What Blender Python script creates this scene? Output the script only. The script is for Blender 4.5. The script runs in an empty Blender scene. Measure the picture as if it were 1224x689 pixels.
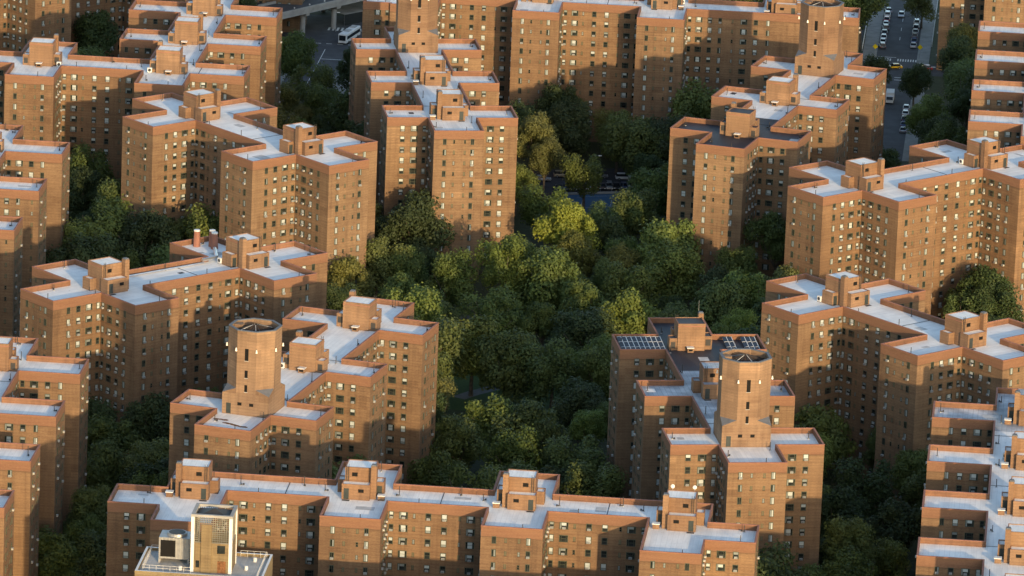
import bpy, bmesh, math, random
from mathutils import Vector, Matrix
from mathutils.bvhtree import BVHTree

random.seed(11)
R = math.radians
scene = bpy.context.scene
col = scene.collection

# ------------------------------------------------------------------ camera
F, PIT, ROLL = 7921.368, 0.26756229, 0.03862552      # focal length in photo pixels, pitch down, roll
HR = 37.6                                            # height of the parapet tops of the 13-storey blocks
CAMZ = HR + 391.78
CX, CY = 612.0, 344.5


def at(px, py, z=0.0):
    """the place at height z that stands at this point of the photograph"""
    x, y = px - CX, py - CY
    c, s = math.cos(ROLL), math.sin(ROLL)
    xr, yr = c * x + s * y, -s * x + c * y
    cp, sp = math.cos(PIT), math.sin(PIT)
    d = Vector((xr, F * cp - yr * sp, -F * sp - yr * cp))
    t = (z - CAMZ) / d.z
    return Vector((d.x * t, d.y * t, z))


def pix(P):
    X, Y, Z = P[0], P[1], P[2] - CAMZ
    cp, sp = math.cos(PIT), math.sin(PIT)
    d = Y * cp - Z * sp
    xr, yr = F * X / d, F * (-Y * sp - Z * cp) / d
    c, s = math.cos(ROLL), math.sin(ROLL)
    return CX + c * xr - s * yr, CY + s * xr + c * yr


cam = bpy.data.cameras.new('camera')
cam.sensor_width = 36.0
cam.lens = F / 1224.0 * 36.0
cam.clip_start = 5.0
cam.clip_end = 20000.0
cam_o = bpy.data.objects.new('camera', cam)
col.objects.link(cam_o)
cam_o.matrix_world = Matrix.Translation((0, 0, CAMZ)) @ Matrix.Rotation(math.pi / 2 - PIT, 4, 'X') @ Matrix.Rotation(ROLL, 4, 'Z')
scene.camera = cam_o
CAM = Vector((0, 0, CAMZ))

# ------------------------------------------------------------------ light
SUN_AZ, SUN_EL = R(-70.6), R(10.0)
SD = Vector((math.cos(SUN_AZ) * math.cos(SUN_EL), math.sin(SUN_AZ) * math.cos(SUN_EL), math.sin(SUN_EL)))
sun = bpy.data.lights.new('sun', 'SUN')
sun.energy = 2.35
sun.angle = R(0.6)
sun.color = (1.0, 0.715, 0.385)
sun_o = bpy.data.objects.new('sun', sun)
col.objects.link(sun_o)
sun_o.rotation_euler = SD.to_track_quat('Z', 'Y').to_euler()
sun_o.location = (0, 1500, 600)

world = bpy.data.worlds.new('World')
scene.world = world
world.use_nodes = True
wn = world.node_tree.nodes
wn.clear()
w_out = wn.new('ShaderNodeOutputWorld')
w_bg = wn.new('ShaderNodeBackground')
w_sky = wn.new('ShaderNodeTexSky')
w_sky.sky_type = 'NISHITA'
w_sky.sun_disc = False
w_sky.sun_elevation = SUN_EL
w_sky.sun_rotation = math.atan2(SD.x, SD.y)
w_sky.dust_density = 1.0
w_bg.inputs['Strength'].default_value = 0.15
world.node_tree.links.new(w_sky.outputs[0], w_bg.inputs[0])
world.node_tree.links.new(w_bg.outputs[0], w_out.inputs[0])

scene.view_settings.view_transform = 'Standard'
scene.view_settings.look = 'None'
scene.view_settings.gamma = 1.0
scene.view_settings.exposure = 1.1
scene.render.engine = 'CYCLES'
scene.cycles.use_denoising = True
scene.cycles.max_bounces = 6
scene.cycles.diffuse_bounces = 3
scene.cycles.transparent_max_bounces = 6


# ------------------------------------------------------------------ materials
class NT:
    def __init__(self, name):
        self.m = bpy.data.materials.new(name)
        self.m.use_nodes = True
        self.t = self.m.node_tree
        self.b = self.t.nodes['Principled BSDF']
        self.b.inputs['Roughness'].default_value = 0.85
        self.b.inputs['Specular IOR Level'].default_value = 0.25
        self._co = None

    def n(self, typ, **kw):
        x = self.t.nodes.new(typ)
        for k, v in kw.items():
            setattr(x, k, v)
        return x

    def l(self, a, b):
        self.t.links.new(a, b)

    def co(self):
        if self._co is None:
            self._co = self.n('ShaderNodeTexCoord').outputs['Object']
        return self._co

    def noise(self, scale, detail=3.0, rough=0.55, vec=None, stretch=None, offset=None):
        v = vec or self.co()
        if stretch or offset:
            mp = self.n('ShaderNodeMapping')
            self.l(v, mp.inputs['Vector'])
            if stretch:
                mp.inputs['Scale'].default_value = stretch
            if offset:
                self.l(offset, mp.inputs['Location'])
            v = mp.outputs[0]
        x = self.n('ShaderNodeTexNoise')
        x.inputs['Scale'].default_value = scale
        x.inputs['Detail'].default_value = detail
        x.inputs['Roughness'].default_value = rough
        self.l(v, x.inputs['Vector'])
        return x.outputs['Fac']

    def ramp(self, fac, stops):
        x = self.n('ShaderNodeValToRGB')
        e = x.color_ramp.elements
        while len(e) < len(stops):
            e.new(0.5)
        for q, (p, c) in zip(e, stops):
            q.position = p
            q.color = (*c, 1) if len(c) == 3 else c
        self.l(fac, x.inputs[0])
        return x.outputs[0]

    def mix(self, fac, a, b, mode='MIX'):
        x = self.n('ShaderNodeMix', data_type='RGBA', blend_type=mode)
        for s, v in ((0, fac), (6, a), (7, b)):
            if hasattr(v, 'links'):
                self.l(v, x.inputs[s])
            elif s == 0:
                x.inputs[s].default_value = v
            else:
                x.inputs[s].default_value = (*v, 1)
        return x.outputs[2]

    def math(self, op, a, b=None, c=None):
        x = self.n('ShaderNodeMath', operation=op)
        for s, v in enumerate((a, b, c)):
            if v is None:
                continue
            if hasattr(v, 'links'):
                self.l(v, x.inputs[s])
            else:
                x.inputs[s].default_value = v
        return x.outputs[0]

    def base(self, v):
        if hasattr(v, 'links'):
            self.l(v, self.b.inputs['Base Color'])
        else:
            self.b.inputs['Base Color'].default_value = (*v, 1)
        return self.m

    def set(self, **kw):
        for k, v in kw.items():
            self.b.inputs[k].default_value = v
        return self

    def bump(self, h, strength=0.3, dist=0.05):
        x = self.n('ShaderNodeBump')
        x.inputs['Strength'].default_value = strength
        x.inputs['Distance'].default_value = dist
        self.l(h, x.inputs['Height'])
        self.l(x.outputs[0], self.b.inputs['Normal'])


M = {}


def brick(name, c1, c2, band=None, courses=True):
    t = NT(name)
    sep = t.n('ShaderNodeSeparateXYZ')
    t.l(t.co(), sep.inputs[0])
    z = sep.outputs['Z']
    oi = t.n('ShaderNodeObjectInfo')
    off = t.n('ShaderNodeCombineXYZ')
    k = t.math('MULTIPLY', oi.outputs['Random'], 91.0)
    t.l(k, off.inputs[0])
    t.l(k, off.inputs[1])
    o = off.outputs[0]
    streak = t.noise(1.0, 4.0, 0.6, stretch=(0.16, 0.16, 2.6), offset=o)      # courses of different firings
    blot = t.noise(0.075, 3.0, 0.6, offset=o)                                 # large weathered areas
    fine = t.noise(1.0, 2.0, 0.6, stretch=(2.2, 2.2, 6.5), offset=o)
    a = t.math('ADD', t.math('MULTIPLY', streak, 0.5), t.math('MULTIPLY', fine, 0.5))
    cc = t.ramp(a, [(0.36, c2), (0.62, c1)])
    cc = t.mix(1.0, cc, t.ramp(blot, [(0.3, (0.76, 0.74, 0.74)), (0.7, (1.15, 1.14, 1.11))]), 'MULTIPLY')
    cc = t.mix(1.0, cc, t.ramp(oi.outputs['Random'], [(0.0, (0.90, 0.86, 0.84)), (0.5, (1.0, 1.0, 1.0)), (1.0, (1.07, 1.09, 1.10))]), 'MULTIPLY')
    # rain streaks running down
    run = t.noise(1.0, 3.0, 0.65, stretch=(0.9, 0.9, 0.045), offset=o)
    cc = t.mix(1.0, cc, t.ramp(run, [(0.30, (0.80, 0.80, 0.82)), (0.50, (1, 1, 1)), (0.72, (1.06, 1.06, 1.05))]), 'MULTIPLY')
    # squarish areas of newer or older brick where walls were repaired
    sn = t.n('ShaderNodeVectorMath', operation='SNAP')
    t.l(t.co(), sn.inputs[0])
    sn.inputs[1].default_value = (2.9, 2.9, 1.6)
    wno = t.n('ShaderNodeTexWhiteNoise', noise_dimensions='4D')
    t.l(sn.outputs[0], wno.inputs['Vector'])
    t.l(k, wno.inputs['W'])
    cc = t.mix(1.0, cc, t.ramp(wno.outputs['Value'], [(0.0, (0.86, 0.84, 0.83)), (0.045, (0.88, 0.86, 0.86)), (0.06, (1, 1, 1)), (0.93, (1, 1, 1)), (0.945, (1.13, 1.12, 1.10)), (1.0, (1.2, 1.2, 1.2))]), 'MULTIPLY')
    # thin darker joint every sixth course and a lintel course at each storey
    f1 = t.math('FRACT', t.math('DIVIDE', z, 0.675))
    j = t.math('LESS_THAN', f1, 0.17)
    jn = t.math('MULTIPLY', j, t.math('MULTIPLY', streak, 0.58))
    cc = t.mix(jn, cc, (c2[0] * 0.55, c2[1] * 0.55, c2[2] * 0.6))
    if band:
        zb, bc, bc2 = band
        isb = t.math('GREATER_THAN', z, zb)
        bcol = t.ramp(a, [(0.36, bc2), (0.62, bc)])
        ln = t.math('LESS_THAN', t.math('ABSOLUTE', t.math('SUBTRACT', z, zb - 0.1)), 0.13)
        cc = t.mix(isb, cc, bcol)
        cc = t.mix(t.math('MULTIPLY', ln, 0.6), cc, (c2[0] * 0.6, c2[1] * 0.6, c2[2] * 0.6))
    t.bump(a, 0.35, 0.04)
    M[name] = t.base(cc)
    return M[name]


BR1, BR2 = (0.262, 0.174, 0.102), (0.172, 0.106, 0.065)
PA1, PA2 = (0.244, 0.132, 0.080), (0.184, 0.095, 0.058)
brick('brick', BR1, BR2, (HR - 2.05, PA1, PA2))
brick('parapet_brick', PA1, PA2)
brick('bulkhead_brick', (0.270, 0.170, 0.104), (0.200, 0.122, 0.075))
brick('tower_brick', (0.272, 0.182, 0.118), (0.205, 0.134, 0.088))
brick('tan_brick', (0.26, 0.205, 0.12), (0.20, 0.155, 0.088))

t = NT('coping')
M['coping'] = t.base(t.ramp(t.noise(0.5), [(0.35, (0.255, 0.118, 0.085)), (0.65, (0.315, 0.148, 0.108))]))


def roofmat(name, a, b, c, seam=0.35):
    t = NT(name)
    oi = t.n('ShaderNodeObjectInfo')
    off = t.n('ShaderNodeCombineXYZ')
    k = t.math('MULTIPLY', oi.outputs['Random'], 57.0)
    t.l(k, off.inputs[0])
    o = off.outputs[0]
    n1 = t.noise(0.16, 4, 0.6, offset=o)
    n2 = t.noise(1.0, 3, 0.6, stretch=(0.55, 0.1, 1.0), offset=o)
    cc = t.ramp(n1, [(0.32, a), (0.5, b), (0.68, c)])
    cc = t.mix(1.0, cc, t.ramp(n2, [(0.35, (0.86, 0.87, 0.88)), (0.6, (1.03, 1.03, 1.03))]), 'MULTIPLY')
    sep = t.n('ShaderNodeSeparateXYZ')
    t.l(t.co(), sep.inputs[0])
    s1 = t.math('LESS_THAN', t.math('FRACT', t.math('DIVIDE', sep.outputs['X'], 1.05)), 0.10)
    s2 = t.math('LESS_THAN', t.math('FRACT', t.math('DIVIDE', sep.outputs['Y'], 9.3)), 0.015)
    s = t.math('MULTIPLY', t.math('MAXIMUM', s1, s2), t.math('MULTIPLY', n2, seam))
    cc = t.mix(s, cc, (a[0] * 0.45, a[1] * 0.45, a[2] * 0.45))
    st = t.noise(0.8, 4, 0.65, offset=o)
    cc = t.mix(t.math('MULTIPLY', t.math('GREATER_THAN', st, 0.68), 0.35), cc, (a[0] * 0.5, a[1] * 0.48, a[2] * 0.45))
    t.set(Roughness=0.6)
    M[name] = t.base(cc)


roofmat('white_roof', (0.77, 0.765, 0.755), (0.85, 0.845, 0.83), (0.90, 0.895, 0.88))
roofmat('worn_roof', (0.24, 0.26, 0.29), (0.40, 0.43, 0.47), (0.66, 0.68, 0.71), 0.8)
roofmat('dark_roof', (0.030, 0.032, 0.040), (0.038, 0.040, 0.049), (0.050, 0.052, 0.062))
roofmat('grey_roof', (0.30, 0.29, 0.28), (0.40, 0.39, 0.37), (0.50, 0.49, 0.47))


def plain(name, c, rough=0.7, metal=0.0, var=0.12, scale=1.2):
    t = NT(name)
    t.set(Roughness=rough, Metallic=metal)
    lo = tuple(x * (1 - var) for x in c)
    hi = tuple(x * (1 + var) for x in c)
    M[name] = t.base(t.ramp(t.noise(scale, 3), [(0.3, lo), (0.7, hi)]))
    return M[name]


plain('patch_grey', (0.50, 0.50, 0.50), 0.7, 0, 0.18, 0.8)
plain('patch_white', (0.86, 0.85, 0.83), 0.6, 0, 0.06, 0.8)
plain('frame_green', (0.075, 0.086, 0.060), 0.5)
plain('small_sash', (0.135, 0.120, 0.072), 0.6)
plain('blind', (0.47, 0.52, 0.52), 0.45, 0, 0.06, 0.4)
plain('shade', (0.22, 0.25, 0.25), 0.45, 0, 0.08, 0.4)
plain('ac_metal', (0.40, 0.40, 0.39), 0.55)
plain('dark_metal', (0.045, 0.044, 0.043), 0.6)
plain('grey_metal', (0.32, 0.33, 0.34), 0.45, 0.5)
plain('bright_metal', (0.62, 0.64, 0.67), 0.3, 0.85)
plain('white_paint', (0.68, 0.68, 0.67), 0.5, 0, 0.05)
plain('door_paint', (0.035, 0.045, 0.045), 0.5)
plain('rust', (0.16, 0.075, 0.035), 0.9, 0, 0.5, 2.0)
plain('rib_rust', (0.052, 0.034, 0.026), 0.85, 0, 0.4, 1.0)
plain('rib_white', (0.42, 0.41, 0.40), 0.7, 0, 0.2, 1.5)
plain('slate', (0.13, 0.14, 0.16), 0.7)
plain('concrete', (0.33, 0.325, 0.31), 0.85, 0, 0.2, 0.3)
plain('asphalt', (0.070, 0.072, 0.078), 0.9, 0, 0.22, 0.25)
plain('lot_asphalt', (0.050, 0.050, 0.054), 0.9, 0, 0.22, 0.25)
plain('pavement', (0.235, 0.230, 0.215), 0.9, 0, 0.2, 0.35)
plain('path_paving', (0.13, 0.13, 0.125), 0.9, 0, 0.2, 0.35)
plain('kerb_stone', (0.30, 0.30, 0.29), 0.85)
plain('road_paint', (0.62, 0.62, 0.60), 0.8, 0, 0.25, 1.4)
plain('court_blue', (0.032, 0.090, 0.165), 0.75, 0, 0.1, 0.3)
plain('sign_yellow', (0.85, 0.60, 0.01), 0.5, 0, 0.02)
plain('bark', (0.105, 0.088, 0.068), 0.95, 0, 0.35, 1.2)
plain('tyre', (0.02, 0.02, 0.02), 0.8)
plain('car_glass', (0.015, 0.018, 0.022), 0.12, 0, 0.1)
plain('lamp_white', (0.80, 0.78, 0.72), 0.4, 0, 0.05)
plain('tail_red', (0.35, 0.01, 0.01), 0.3)
plain('solar_cell', (0.010, 0.013, 0.028), 0.45, 0, 0.3, 0.5)
plain('tan_screen', (0.22, 0.21, 0.17), 0.7)
plain('black_opening', (0.006, 0.006, 0.006), 0.8)
plain('cloth_blue', (0.05, 0.09, 0.24), 0.9)
plain('fence_dark', (0.022, 0.026, 0.026), 0.7)

t = NT('glass')
t.set(Roughness=0.08, **{'Specular IOR Level': 0.6})
M['glass'] = t.base(t.ramp(t.noise(0.35), [(0.35, (0.008, 0.011, 0.011)), (0.65, (0.034, 0.040, 0.040))]))

t = NT('car_paint')
oi = t.n('ShaderNodeObjectInfo')
t.set(Roughness=0.28, **{'Coat Weight': 0.5})
M['car_paint'] = t.base(oi.outputs['Color'])

t = NT('ground_soil')
n1 = t.noise(0.05, 5, 0.6)
n2 = t.noise(0.6, 4, 0.65)
M['ground_soil'] = t.base(t.mix(1.0, t.ramp(n1, [(0.35, (0.035, 0.046, 0.018)), (0.6, (0.052, 0.058, 0.028)), (0.75, (0.085, 0.078, 0.055))]),
                                t.ramp(n2, [(0.3, (0.7, 0.7, 0.7)), (0.7, (1.2, 1.2, 1.2))]), 'MULTIPLY'))
t = NT('lawn_grass')
M['lawn_grass'] = t.base(t.mix(1.0, t.ramp(t.noise(0.09, 4), [(0.3, (0.030, 0.058, 0.014)), (0.7, (0.055, 0.085, 0.022))]),
                               t.ramp(t.noise(1.7, 4, 0.7), [(0.3, (0.75, 0.75, 0.75)), (0.7, (1.2, 1.2, 1.2))]), 'MULTIPLY'))

t = NT('leaf')                      # the leaf colour of each tree is the object's own colour
oi = t.n('ShaderNodeObjectInfo')
nn = t.noise(0.42, 3, 0.6)
fine = t.noise(2.4, 2, 0.6)
cc = t.mix(1.0, oi.outputs['Color'], t.ramp(nn, [(0.30, (0.66, 0.72, 0.70)), (0.5, (1, 1, 1)), (0.70, (1.36, 1.28, 1.0))]), 'MULTIPLY')
cc = t.mix(1.0, cc, t.ramp(fine, [(0.3, (0.78, 0.78, 0.78)), (0.7, (1.22, 1.22, 1.22))]), 'MULTIPLY')
t.set(Roughness=0.6, **{'Specular IOR Level': 0.3})
t.base(cc)
tr = t.n('ShaderNodeBsdfTranslucent')
mx = t.n('ShaderNodeMixShader')
mx.inputs[0].default_value = 0.30
t.l(cc, tr.inputs['Color'])
t.l(t.b.outputs[0], mx.inputs[1])
t.l(tr.outputs[0], mx.inputs[2])
t.l(mx.outputs[0], t.t.nodes['Material Output'].inputs['Surface'])
M['leaf'] = t.m


# ------------------------------------------------------------------ mesh helpers
class MB:
    """collects faces of one mesh; every face carries the name of its material"""

    def __init__(self):
        self.v, self.f, self.mi, self.mats = [], [], [], []

    def mat(self, m):
        if m not in self.mats:
            self.mats.append(m)
        return self.mats.index(m)

    def face(self, pts, m):
        n = len(self.v)
        self.v.extend([tuple(p) for p in pts])
        self.f.append(tuple(range(n, n + len(pts))))
        self.mi.append(self.mat(m))

    def box(self, x0, x1, y0, y1, z0, z1, m, top=None, bottom=True, T=None):
        c = [(x0, y0, z0), (x1, y0, z0), (x1, y1, z0), (x0, y1, z0), (x0, y0, z1), (x1, y0, z1), (x1, y1, z1), (x0, y1, z1)]
        if T is not None:
            c = [tuple(T @ Vector(p)) for p in c]
        n = len(self.v)
        self.v.extend(c)
        for k, q in enumerate(((0, 1, 5, 4), (1, 2, 6, 5), (2, 3, 7, 6), (3, 0, 4, 7), (4, 5, 6, 7), (3, 2, 1, 0))):
            if k == 5 and not bottom:
                continue
            self.f.append(tuple(n + i for i in q))
            self.mi.append(self.mat(top if (k == 4 and top) else m))

    def prism(self, poly, z0, z1, m, top=None, bottom=False):
        n = len(poly)
        for i in range(n):
            a, b = poly[i], poly[(i + 1) % n]
            self.face([(a[0], a[1], z0), (b[0], b[1], z0), (b[0], b[1], z1), (a[0], a[1], z1)], m)
        self.face([(p[0], p[1], z1) for p in poly], top or m)
        if bottom:
            self.face([(p[0], p[1], z0) for p in reversed(poly)], m)

    def tube(self, p0, p1, r0, r1, m, n=8, cap=True):
        p0, p1 = Vector(p0), Vector(p1)
        d = (p1 - p0).normalized()
        a = d.orthogonal().normalized()
        b = d.cross(a)
        k = len(self.v)
        for p, r in ((p0, r0), (p1, r1)):
            for i in range(n):
                t_ = 2 * math.pi * i / n
                self.v.append(tuple(p + a * (r * math.cos(t_)) + b * (r * math.sin(t_))))
        mi = self.mat(m)
        for i in range(n):
            j = (i + 1) % n
            self.f.append((k + i, k + j, k + n + j, k + n + i))
            self.mi.append(mi)
        if cap:
            self.f.append(tuple(range(k + n, k + 2 * n)))
            self.mi.append(mi)
            self.f.append(tuple(reversed(range(k, k + n))))
            self.mi.append(mi)

    def add(self, other, T):
        n = len(self.v)
        self.v.extend([tuple(T @ Vector(p)) for p in other.v])
        mp = [self.mat(m) for m in other.mats]
        for f, mi in zip(other.f, other.mi):
            self.f.append(tuple(n + i for i in f))
            self.mi.append(mp[mi])

    def mesh(self, name):
        me = bpy.data.meshes.new(name)
        me.from_pydata(self.v, [], self.f)
        for m in self.mats:
            me.materials.append(M[m])
        me.polygons.foreach_set('material_index', self.mi)
        me.update()
        return me

    def build(self, name, parent=None, loc=None, rz=None):
        return place(self.mesh(name), name, parent, loc, rz)


def place(me, name, parent=None, loc=None, rz=None):
    o = bpy.data.objects.new(name, me)
    col.objects.link(o)
    if parent is not None:
        o.parent = parent
    if loc is not None:
        o.location = loc
    if rz:
        o.rotation_euler = (0, 0, rz)
    return o


def tag(o, label, cat, group=None, kind=None):
    if label:
        o['label'] = label
    if cat:
        o['category'] = cat
    if group:
        o['group'] = group
    if kind:
        o['kind'] = kind
    return o


def thing(name, loc, rz, label, cat, group=None):
    o = bpy.data.objects.new(name, None)
    o.empty_display_size = 1.0
    col.objects.link(o)
    o.location = loc
    o.rotation_euler = (0, 0, rz)
    return tag(o, label, cat, group)


def copy_thing(src, loc, rz, label):
    def rec(o, parent):
        c = o.copy()
        col.objects.link(c)
        if parent is not None:
            c.parent = parent
        for ch in list(o.children):
            rec(ch, c)
        return c
    r = rec(src, None)
    r.location = loc
    r.rotation_euler = (0, 0, rz)
    r['label'] = label
    return r


# ------------------------------------------------------------------ windows
WT = {'W': (1.80, 1.50), 'M': (1.18, 1.50), 'B': (0.92, 1.55), 'N': (0.95, 1.50), 'S': (0.50, 0.98)}


def window_mb(kind, var, lite=False):
    w, h = WT[kind]
    b = MB()
    fr, pr = (0.13, 0.07) if kind != 'S' else (0.09, 0.05)
    x0, x1, z0, z1 = -w / 2, w / 2, -h / 2, h / 2

    def pane(a0, a1, c0, c1, m):
        b.face([(a1, 0.02, c0), (a0, 0.02, c0), (a0, 0.02, c1), (a1, 0.02, c1)], m)

    up = ['blind', 'blind', 'shade', 'glass', 'blind', 'glass'][var]
    lo = ['glass', 'blind', 'glass', 'glass', 'shade', 'glass'][var]
    drop = [0.0, 0.0, 0.12, 0.0, -0.2, 0.0][var]
    if kind == 'S':
        up = lo = ('shade', 'small_sash', 'small_sash', 'glass', 'small_sash', 'small_sash')[var]
    if lite:
        b.box(x0, x1, -0.02, pr, z0, z1, 'frame_green', bottom=False)
        b.face([(x1 - fr, pr + 0.004, z0 + fr), (x0 + fr, pr + 0.004, z0 + fr), (x0 + fr, pr + 0.004, z1 - fr), (x1 - fr, pr + 0.004, z1 - fr)], up)
        return b
    # outer frame
    b.box(x0, x0 + fr, -0.02, pr, z0, z1, 'frame_green')
    b.box(x1 - fr, x1, -0.02, pr, z0, z1, 'frame_green')
    b.box(x0 + fr, x1 - fr, -0.02, pr, z1 - fr, z1, 'frame_green' if kind != 'S' else 'small_sash')
    b.box(x0 + fr, x1 - fr, -0.02, pr, z0, z0 + fr * 0.8, 'frame_green')
    b.box(x0 - 0.06, x1 + 0.06, -0.02, 0.16, z0 - 0.09, z0 - 0.005, 'parapet_brick')     # sill
    if kind == 'W':
        sw = 0.36
        pane(x0 + fr, x0 + sw, z0 + fr * 0.8, z1 - fr, 'glass')
        pane(x1 - sw, x1 - fr, z0 + fr * 0.8, z1 - fr, 'glass' if var % 2 else 'shade')
        b.box(x0 + sw, x0 + sw + 0.07, -0.02, pr - 0.01, z0 + fr * 0.8, z1 - fr, 'frame_green')
        b.box(x1 - sw - 0.07, x1 - sw, -0.02, pr - 0.01, z0 + fr * 0.8, z1 - fr, 'frame_green')
        a0, a1 = x0 + sw + 0.07, x1 - sw - 0.07
    else:
        a0, a1 = x0 + fr, x1 - fr
    zm = drop
    if kind == 'B':
        pane(a0, -0.035, z0 + fr * .8, z1 - fr, up)
        pane(0.035, a1, z0 + fr * .8, z1 - fr, lo if var != 0 else 'shade')
    else:
        pane(a0, a1, zm + 0.03, z1 - fr, up)
        pane(a0, a1, z0 + fr * 0.8, zm - 0.03, lo)
    if kind == 'B':
        b.box(-0.035, 0.035, -0.02, pr - 0.01, z0 + fr * .8, z1 - fr, 'frame_green')
    elif kind != 'S':
        b.box(a0, a1, -0.02, pr - 0.02, zm - 0.03, zm + 0.03, 'frame_green')
    return b


def ac_mb():
    b = MB()
    b.box(-0.33, 0.33, 0.0, 0.42, -0.20, 0.20, 'ac_metal')
    b.box(-0.27, 0.27, 0.421, 0.44, -0.15, 0.13, 'shade')
    return b


WIN, WINL, WINM = {}, {}, {}
for k_ in WT:
    for v_ in range(6):
        WIN[k_, v_] = window_mb(k_, v_)
        WINL[k_, v_] = window_mb(k_, v_, True)
        WINM[k_, v_] = WIN[k_, v_].mesh('window')
AC = ac_mb()
ACM = AC.mesh('air_conditioner')


def columns(L, c0, c1, rng):
    """window columns of one facade: distance from its left end and the kind of window"""
    if L < 5:
        return []
    if not c0 and not c1:
        if L < 16:
            k = L / 12.3
            return [(2.67 * k, 'B'), (5.0 * k, 'S'), (7.66 * k, 'S'), (9.5 * k, 'B')]
        base = [(2.4, 'B'), (5.0, 'W'), (7.6, 'S'), (10.2, 'M')]
        out = []
        x = 0.0
        while x + 4 < L - 1:
            out += [(x + p, q) for p, q in base if x + p < L - 1.5]
            x += 10.8
        return out
    if c0 and c1:
        if L > 22:
            k = (L - 19.9)
            m = L / 2
            return [(0.75, 'N'), (3.2, 'W'), (5.4, 'S'), (8.2, 'M'), (m - 1.7, 'M'), (m + 1.7, 'M'), (L - 8.2, 'M'), (L - 5.4, 'S'), (L - 3.2, 'W'), (L - 0.75, 'N')]
        k = L / 19.9
        if L < 14:
            return [(0.75, 'N'), (3.2, 'W'), (L / 2 + 1.2, 'M'), (L - 1.9, 'M')]
        return [(0.75 * k, 'N'), (3.2 * k, 'W'), (5.35 * k, 'S'), (8.2 * k, 'M'), (11.4 * k, 'M'), (14.5 * k, 'S'), (16.7 * k, 'W'), (19.1 * k, 'N')]
    out = [(p, q) for p, q in ((0.8, 'N'), (3.3, 'W'), (6.2, 'M'), (8.9, 'B'), (12.2, 'S'), (15.2, 'W'), (18.4, 'M'), (21.6, 'B')) if p < L - 1.5]
    return out if c0 else [(L - p, q) for p, q in reversed(out)]


# ------------------------------------------------------------------ the brick blocks
def outline(rects):
    us = sorted({round(x, 3) for r in rects for x in r[:2]})
    vs = sorted({round(x, 3) for r in rects for x in r[2:4]})
    inside = lambda x, y: any(r[0] < x < r[1] and r[2] < y < r[3] for r in rects)
    nu, nv = len(us) - 1, len(vs) - 1
    g = [[inside((us[i] + us[i + 1]) / 2, (vs[j] + vs[j + 1]) / 2) for j in range(nv)] for i in range(nu)]
    G = lambda i, j: 0 <= i < nu and 0 <= j < nv and g[i][j]
    nxt = {}
    for i in range(nu):
        for j in range(nv):
            if g[i][j]:
                if not G(i, j - 1):
                    nxt.setdefault((i, j), []).append((i + 1, j))
                if not G(i + 1, j):
                    nxt.setdefault((i + 1, j), []).append((i + 1, j + 1))
                if not G(i, j + 1):
                    nxt.setdefault((i + 1, j + 1), []).append((i, j + 1))
                if not G(i - 1, j):
                    nxt.setdefault((i, j + 1), []).append((i, j))
    s = min(nxt)
    loop, p = [s], nxt[s][0]
    while p != s:
        loop.append(p)
        p = nxt[p][0]
    pts = [Vector((us[i], vs[j])) for i, j in loop]
    out = []
    n = len(pts)
    for k in range(n):
        a, b, c = pts[k - 1], pts[k], pts[(k + 1) % n]
        if abs((b - a).cross(c - b)) > 1e-6:
            out.append(b)
    cells = [(us[i], us[i + 1], vs[j], vs[j + 1]) for i in range(nu) for j in range(nv) if g[i][j]]
    return out, cells


def inset(poly, d):
    n = len(poly)
    out = []
    for i in range(n):
        a, b, c = poly[i - 1], poly[i], poly[(i + 1) % n]
        e0, e1 = (b - a).normalized(), (c - b).normalized()
        n0, n1 = Vector((-e0.y, e0.x)), Vector((-e1.y, e1.x))
        out.append(b + n0 * d + n1 * d)
    return out


BLD = []          # every block: dict with its frame, outline, cells ...
TH_A, TH_D = R(-4.7), R(-49.6)
BLK = 'brick apartment blocks of the estate'


def block(key, label, th, origin, rects, cores, zones=(), vents=True, extra=None, hr=HR, name='apartment_building', cat='building', group=BLK):
    if len(origin) == 2:
        o = at(origin[0], origin[1], HR)
    else:
        o = Vector(origin)
    o = Vector((o.x, o.y, 0))
    poly, cells = outline(rects)
    BLD.append(dict(key=key, label=label, th=th, o=o, rects=rects, cores=cores, zones=zones, poly=poly, cells=cells,
                    vents=vents, extra=extra, hr=hr, name=name, cat=cat, group=group))
    return BLD[-1]


def wings(rows, u0, u1):
    return [(u0, u1, a, b) for a, b in rows]


# the long block across the foreground
block('front', 'long brick block across the foreground with four rooftop bulkheads in a row', R(-4.9), (128.5, 600.1),
      [(0, 10.2, 0, 12.4), (10.1, 22.4, -10.1, 24.7), (22.4, 42.5, 12.4, 24.6), (42.5, 54.7, -0.4, 37.5),
       (54.7, 74.6, 12.2, 24.4), (74.6, 86.9, -0.1, 37.8), (86.9, 106.8, 12.2, 24.3), (106.8, 119, -9.6, 24.4), (119, 129, 0, 12.1)],
      [(15.6, 13.5, 0, 1), (48.3, 20, 0, 0), (80.6, 20.2, 0, 1), (113.2, 13, 0, 1)])
# the row of wings at the lower right edge
SP = 32.5
block('rightrow', 'brick block at the lower right edge with four parallel wings stepping towards the viewer', TH_A, (1116.4, 479.5),
      [(13, 25.4, -142, 13)] + [(0, 38.4, -12.6 - SP * k, -0.3 - SP * k) for k in range(5)],
      [(20.5, -6.5 - SP * k, 0, 1) for k in range(5)], zones=(('worn_roof', (-1, 40, -16, 14)),))
# left column
block('leftrow', 'brick block at the lower left edge with stacked wings pointing right', TH_A, (45.3, 405.2),
      [(-12.3, 0.1, -150, 0)] + [(-25.6, 13.2, a, a + 12.2) for a in (-25.6, -57.8, -90.2, -122.4)],
      [(-5.6, a + 6, 2, 0) for a in (-25.6, -57.8, -90.2, -122.4)])
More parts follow.
